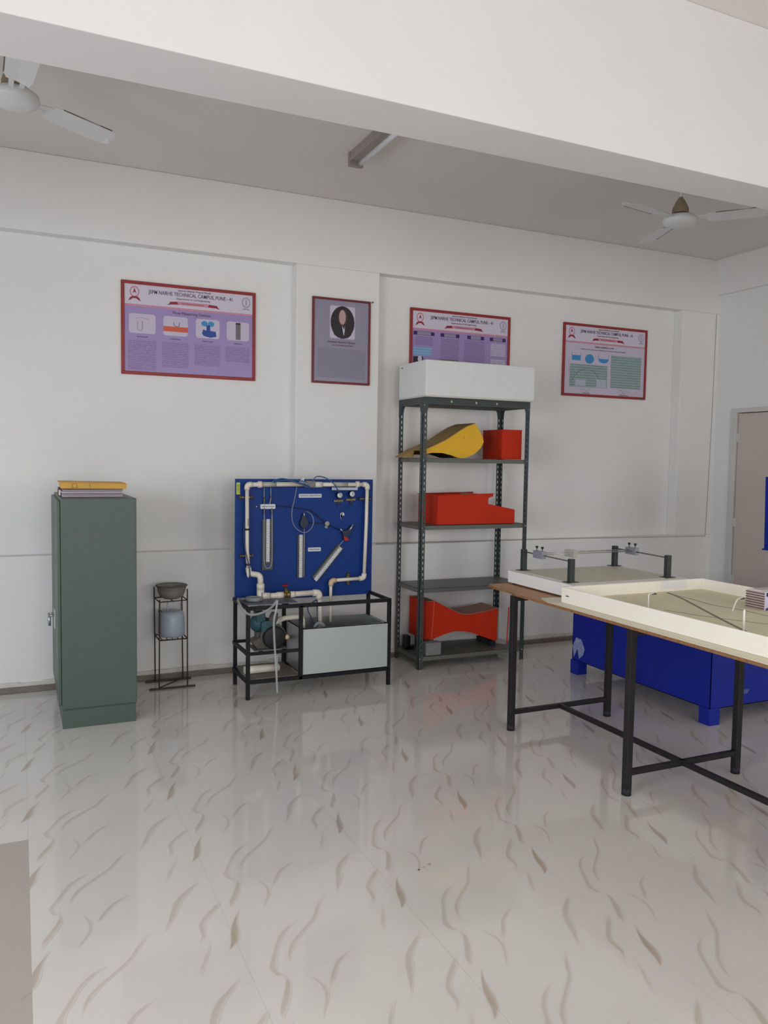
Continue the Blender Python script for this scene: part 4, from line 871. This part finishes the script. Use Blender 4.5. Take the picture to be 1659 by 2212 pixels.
MB().sheet([(2.764, .488)] + top, 5.29, 5.55, .003).build('upper_sheet', REDG, e); MB().sheet([(2.768, .204)] + bot[::-1], 5.303, 5.54, .003).build('lower_sheet', REDG, e)
MB().bar((2.838, 5.297, .49), (2.818, 5.297, .198), .006, .010, (0, 1, 0)).build('fold_line', mat('red_bright_edge', (222, 92, 66), .4), e)
MB().box(2.76, 2.766, 5.28, 5.56, .20, .492).build('end_flange', RED, e)
MB().prism([(3.406, .400), (3.508, .396), (3.497, .100), (3.40, .12)], 5.31, 5.313).build('clear_side_panel', ACR, e)
MB().bar((3.512, 5.308, .40), (3.500, 5.308, .105), .006, .006, (0, 1, 0)).build('red_edge_strip', RED, e)
MB().box(3.36, 3.40, 5.32, 5.54, .096, .135).build('rest_block', DARKR, e); MB().box(2.80, 2.85, 5.32, 5.54, .096, .20).build('rest_block', DUSTY, e)
pt(e)
e = thing('concrete_block', 'small grey block at the left front of the bottom shelf', 'block', (2.79, 5.25, .096))
m = MB(); m.box(2.735, 2.86, 5.215, 5.29, .096, .19); m.build('block_body', mat('block_grey', (128, 128, 128), .8, noise=.1, nscale=30), e, bevel=.004)
m = MB(); m.box(2.685, 2.72, 5.45, 5.52, .096, .20); m.box(2.685, 2.75, 5.45, 5.46, .096, .12); m.build('bracket', BLACK, e)
pt(e)

# ================================================================== WORK TABLE
e = thing('work_table', 'long work table with black steel legs and cream board top', 'table', (2.92, 2.85, 0))
for y in (3.825, 2.855, 1.885):
    for x, ln in ((2.565, -.004), (3.262, .004)):
        MB().bar((x, y, .02), (x + ln * 0, y, .783), .034, .034).build('leg', TLEG, e, bevel=.003)
        MB().lathe((x, y, 0), [(0, 0), (.023, 0), (.022, .02), (.019, .035), (0, .035)], 14).build('rubber_foot', DARKR, e)
    MB().bar((2.58, y, .105), (3.25, y, .105), .026, .026).build('cross_bar', TLEG, e, bevel=.002)
    MB().bar((2.575, y, .767), (3.255, y, .767), .03, .03).build('top_rail', TLEG, e)
MB().bar((2.905, 1.885, .106), (2.905, 3.81, .106), .025, .024).build('long_stretcher', TLEG, e, bevel=.002)
m = MB(); m.prism([(2.538, 1.2), (3.5, 1.2), (3.5, 3.5), (2.60, 3.62), (2.555, 3.5)], .798, .800, 'XY'); m.build('cream_top', CREAM, e)
m = MB(); m.prism([(2.540, 1.2), (3.5, 1.2), (3.45, 4.14), (2.66, 4.155), (2.60, 4.15), (2.575, 4.05), (2.58, 3.9), (2.556, 3.8), (2.556, 3.5)], .783, .798, 'XY'); m.build('bare_board_underlay', MDF, e)
m = MB()
ln = [(2.5385, 1.2), (2.5545, 3.5), (2.5545, 3.8), (2.579, 3.9), (2.573, 4.05), (2.598, 4.152)]
for (a_, b_), (c_, d2) in zip(ln[:-1], ln[1:]): m.bar((a_, b_, .7903), (c_, d2, .7903), .003, .0135)
m.build('rough_edge', EDGE, e)
pt(e)
# model basin with street model
e = thing('street_model_tray', 'large cream walled tray with a beige road model bed on the table', 'model tray', (3.12, 2.4, .802))
TX0, TX1, TY0, TY1, TZ0, TZ1 = 2.625, 3.625, 1.35, 3.47, .8005, .883
m = MB(); t = .008
m.box(TX0, TX0 + t, TY0, TY1, TZ0, TZ1); m.box(TX1 - t, TX1, TY0, TY1, TZ0, TZ1); m.box(TX0 + t, TX1 - t, TY1 - .012, TY1, TZ0, TZ1); m.box(TX0 + t, TX1 - t, TY0, TY0 + t, TZ0, TZ1); m.build('tray_walls', CREAMT, e, bevel=.002)
MB().box(TX0 + t, TX1 - t, TY0 + t, TY1 - .012, TZ0, .822).build('tray_bed', SAND, e)
m = MB()
for L_ in ([(3.32, 3.42), (3.238, 3.217), (3.088, 2.929), (2.988, 2.732), (2.87, 2.49)],):
    for (a_, b_), (c_, d2) in zip(L_[:-1], L_[1:]): m.bar((a_, b_, .8225), (c_, d2, .8225), .016, .001)
for L_ in ([(3.30, 3.40), (3.282, 3.201), (3.25, 3.029), (3.279, 2.896), (3.274, 2.715), (3.27, 2.3)], [(2.903, 3.006), (2.954, 2.852), (3.004, 2.747), (3.101, 2.569), (3.2, 2.3)]):
    for (a_, b_), (c_, d2) in zip(L_[:-1], L_[1:]): m.bar((a_, b_, .8224), (c_, d2, .8224), .008, .0008)
m.build('road_lines', ROADL, e)
m = MB(); m.tube([(2.80, 3.40, .824), (2.72, 3.05, .824), (2.74, 2.95, .824)], .0025, 6); m.tube([(2.87, 3.0, .824), (2.83, 2.85, .824), (2.78, 2.72, .824)], .0025, 6); m.build('white_kerb_lines', WHITE, e)
m = MB(); m.box(TX0 - .0008, TX0, 3.405, 3.43, .838, .843); m.build('dark_mark', DARKR, e)
MB().box(3.30, 3.50, TY1 - .0128, TY1 - .012, .835, .88).build('white_patch', WHITE, e)
def lamp(x, y, h, dx, dy, lean=0.0):
    p = MB().tube(smooth([(x, y, .822), (x + lean * .5, y, .822 + h * .6), (x + lean, y, .822 + h * .96), (x + lean + dx * .15, y + dy * .15, .822 + h), (x + lean + dx, y + dy, .822 + h + .003)], 4), .0028, 8).build('model_lamp_post', WHITE, e)
    MB().box(x + lean + dx * .9 - .008, x + lean + dx * 1.2, y + dy - .005, y + dy + .006, .822 + h - .007, .822 + h).build('lamp_head', DUSTY, p)
lamp(2.86, 3.074, .07, .055, .02); lamp(3.20, 2.86, .06, .06, .02, .03)
MB().lathe((2.832, 2.468, .822), [(0, 0), (.0045, 0), (.0045, .098), (.003, .103), (0, .104)], 12).build('white_peg', WHITE, e)
pt(e)
# striped building model at the frame edge
e = thing('striped_model_building', 'small striped model building in the tray at the right edge', 'model building', (3.46, 2.8, .823))
STR1 = mat('stripe_light', (196, 176, 170), .5); STR2 = mat('stripe_dark', (104, 82, 84), .5)
m = MB(); m.box(3.372, 3.54, 2.822, 2.93, .823, .914)
m.build('block', STR1, e); m = MB()
for k in range(7): m.box(3.369, 3.375, 2.82, 2.932, .828 + k * .0125, .8335 + k * .0125)
m.build('floor_stripes', STR2, e)
MB().box(3.372, 3.54, 2.815, 2.822, .823, .918).build('front_card', mat('card_white', (206, 204, 222), .4), e)
m = MB(); m.box(3.378, 3.54, 2.8135, 2.815, .893, .912); m.build('navy_band', mat('navy_print', (24, 40, 82), .4), e)
m = MB(); m.box(3.376, 3.54, 2.8135, 2.815, .824, .835); m.prism([(3.385, .835), (3.42, .852), (3.46, .84), (3.54, .85), (3.54, .835)], 2.8135, 2.815); m.build('purple_band', mat('purple_print', (62, 52, 110), .4), e)
m = MB(); m.prism([(2.83, .914), (2.845, .921), (2.91, .921), (2.928, .914)], 3.372, 3.5, 'YZ'); m.build('roof', mat('roof_pale', (214, 204, 200), .5), e)
pt(e)
# far tray with posts and rods
e = thing('rod_and_post_basin', 'pale box with four dark posts carrying thin rods, far end of table', 'lab model', (3.14, 3.83, .8))
FX0, FX1, FY0, FY1 = 2.72, 3.56, 3.50, 4.13
MB().box(FX0, FX1, FY0, FY1, .809, .880).build('box_base', WHITE, e, bevel=.003); MB().box(FX0 + .05, FX1 - .05, FY0 + .05, FY1 - .03, .880, .8815).build('beige_top', BEIGET, e)
for xx, yy in ((2.74, 3.52), (3.5, 3.52), (2.74, 4.08), (3.40, 4.08)): MB().box(xx, xx + .04, yy, yy + .03, .8, .809).build('packing_block', BLACK, e)
posts = [(2.812, 4.10), (2.785, 3.60), (3.517, 4.10), (3.462, 3.575)]
for x, y in posts:
    p = MB().box(x - .015, x + .015, y - .015, y + .015, .880, 1.011).build('post', BLKPOST, e, bevel=.002); MB().box(x - .038, x + .038, y - .028, y + .028, .880, .8835).build('base_flange', BLKPOST, p)
MB().cyl((2.812, 4.09, .996), (2.785, 3.61, .996), .004, 8).build('side_rod', DUSTY, e); MB().cyl((3.517, 4.09, .996), (3.462, 3.585, .996), .004, 8).build('side_rod', DUSTY, e)
MB().cyl((2.81, 3.93, 1.006), (3.50, 3.93, 1.006), .0035, 8).build('cross_rod', ROD, e); MB().cyl((2.81, 3.91, .998), (3.50, 3.91, .998), .0035, 8).build('cross_rod', ROD, e)
def blk(x, y, n, mt, knobs=True):
    b_ = MB().box(x - .017, x + .014, y - .045, y + .045, .976, 1.02).build(n, mt, e, bevel=.001)
    if knobs:
        for dy in (-.025, .03): MB().cyl((x, y + dy, 1.02), (x, y + dy, 1.034), .0025, 6).lathe((x, y + dy, 1.032), [(0, 0), (.006, .002), (.010, .014), (0, .016)], 10).build('thumb_screw', DARKR, b_)
blk(2.80, 3.92, 'sliding_block', ALU); blk(3.50, 3.92, 'sliding_block', ALU); blk(3.03, 3.92, 'centre_block', CLRB, False)
pt(e)

# ================================================================== BLUE TANK + UPPER BLUE UNIT
e = thing('blue_steel_tank', 'big blue painted steel tank on short legs behind the table', 'tank', (4.3, 4.1, 0))
m = MB(); BX0, BX1, BY0, BY1 = 3.70, 5.0, 3.44, 4.74
for p in ((BX0, BX0 + .004, BY0, BY1), (BX1 - .004, BX1, BY0, BY1), (BX0, BX1, BY0, BY0 + .004), (BX0, BX1, BY1 - .004, BY1)): m.box(*p, .10, .60)
m.box(BX0, BX1, BY0, BY1, .10, .104); m.build('tank_shell', BLUET, e)
m = MB()
for p in ((BX0 - .02, BX0 + .02, BY0 - .02, BY1 + .02), (BX1 - .02, BX1 + .02, BY0 - .02, BY1 + .02), (BX0, BX1, BY0 - .02, BY0 + .02), (BX0, BX1, BY1 - .02, BY1 + .02)): m.box(*p, .588, .60)
m.build('top_rim', BLUET, e)
for x, y in ((BX0 + .04, BY0 + .04), (BX1 - .04, BY0 + .04), (BX0 + .03, BY1 - .04), (BX1 - .04, BY1 - .04)): MB().box(x - .042, x + .042, y - .042, y + .042, 0, .102).build('leg', BLUET, e, bevel=.002)
m = MB(); m.prism([(4.60, .20), (4.64, .265), (4.70, .27), (4.735, .20), (4.72, .12), (4.68, .19), (4.66, .12), (4.62, .15)], BX0 - .001, BX0, 'YZ'); m.build('paint_scuff', mat('scuff_white', (150, 160, 200), .7, noise=.5, nscale=40), e)
m = MB(); m.prism([(3.93, .17), (3.96, .195), (4.02, .19), (4.0, .165)], BY0 - .001, BY0); m.build('paint_scuff', mat('scuff_grey', (84, 96, 150), .7, noise=.3, nscale=40), e)
pt(e)
e = thing('blue_overhead_unit', 'blue painted upright unit at the right edge in front of the door', 'lab unit', (5.0, 4.0, 0))
m = MB(); m.prism([(4.752, .965), (5.3, .965), (5.3, 1.468), (4.735, 1.468)], 3.8, 4.0); m.build('blue_housing', BLUET, e, bevel=.003)
MB().box(4.745, 5.3, 3.79, 4.01, .955, .966).build('bottom_flange', BLUET, e); MB().box(4.77, 4.86, 3.83, 3.97, .905, .956).build('outlet', mat('outlet_navy', (30, 40, 90), .5), e)
MB().box(5.16, 5.2, 3.86, 3.90, 0, .956).build('support_post', BLUET, e); MB().box(5.08, 5.28, 3.78, 3.98, 0, .012).build('foot_plate', BLUET, e)
pt(e)
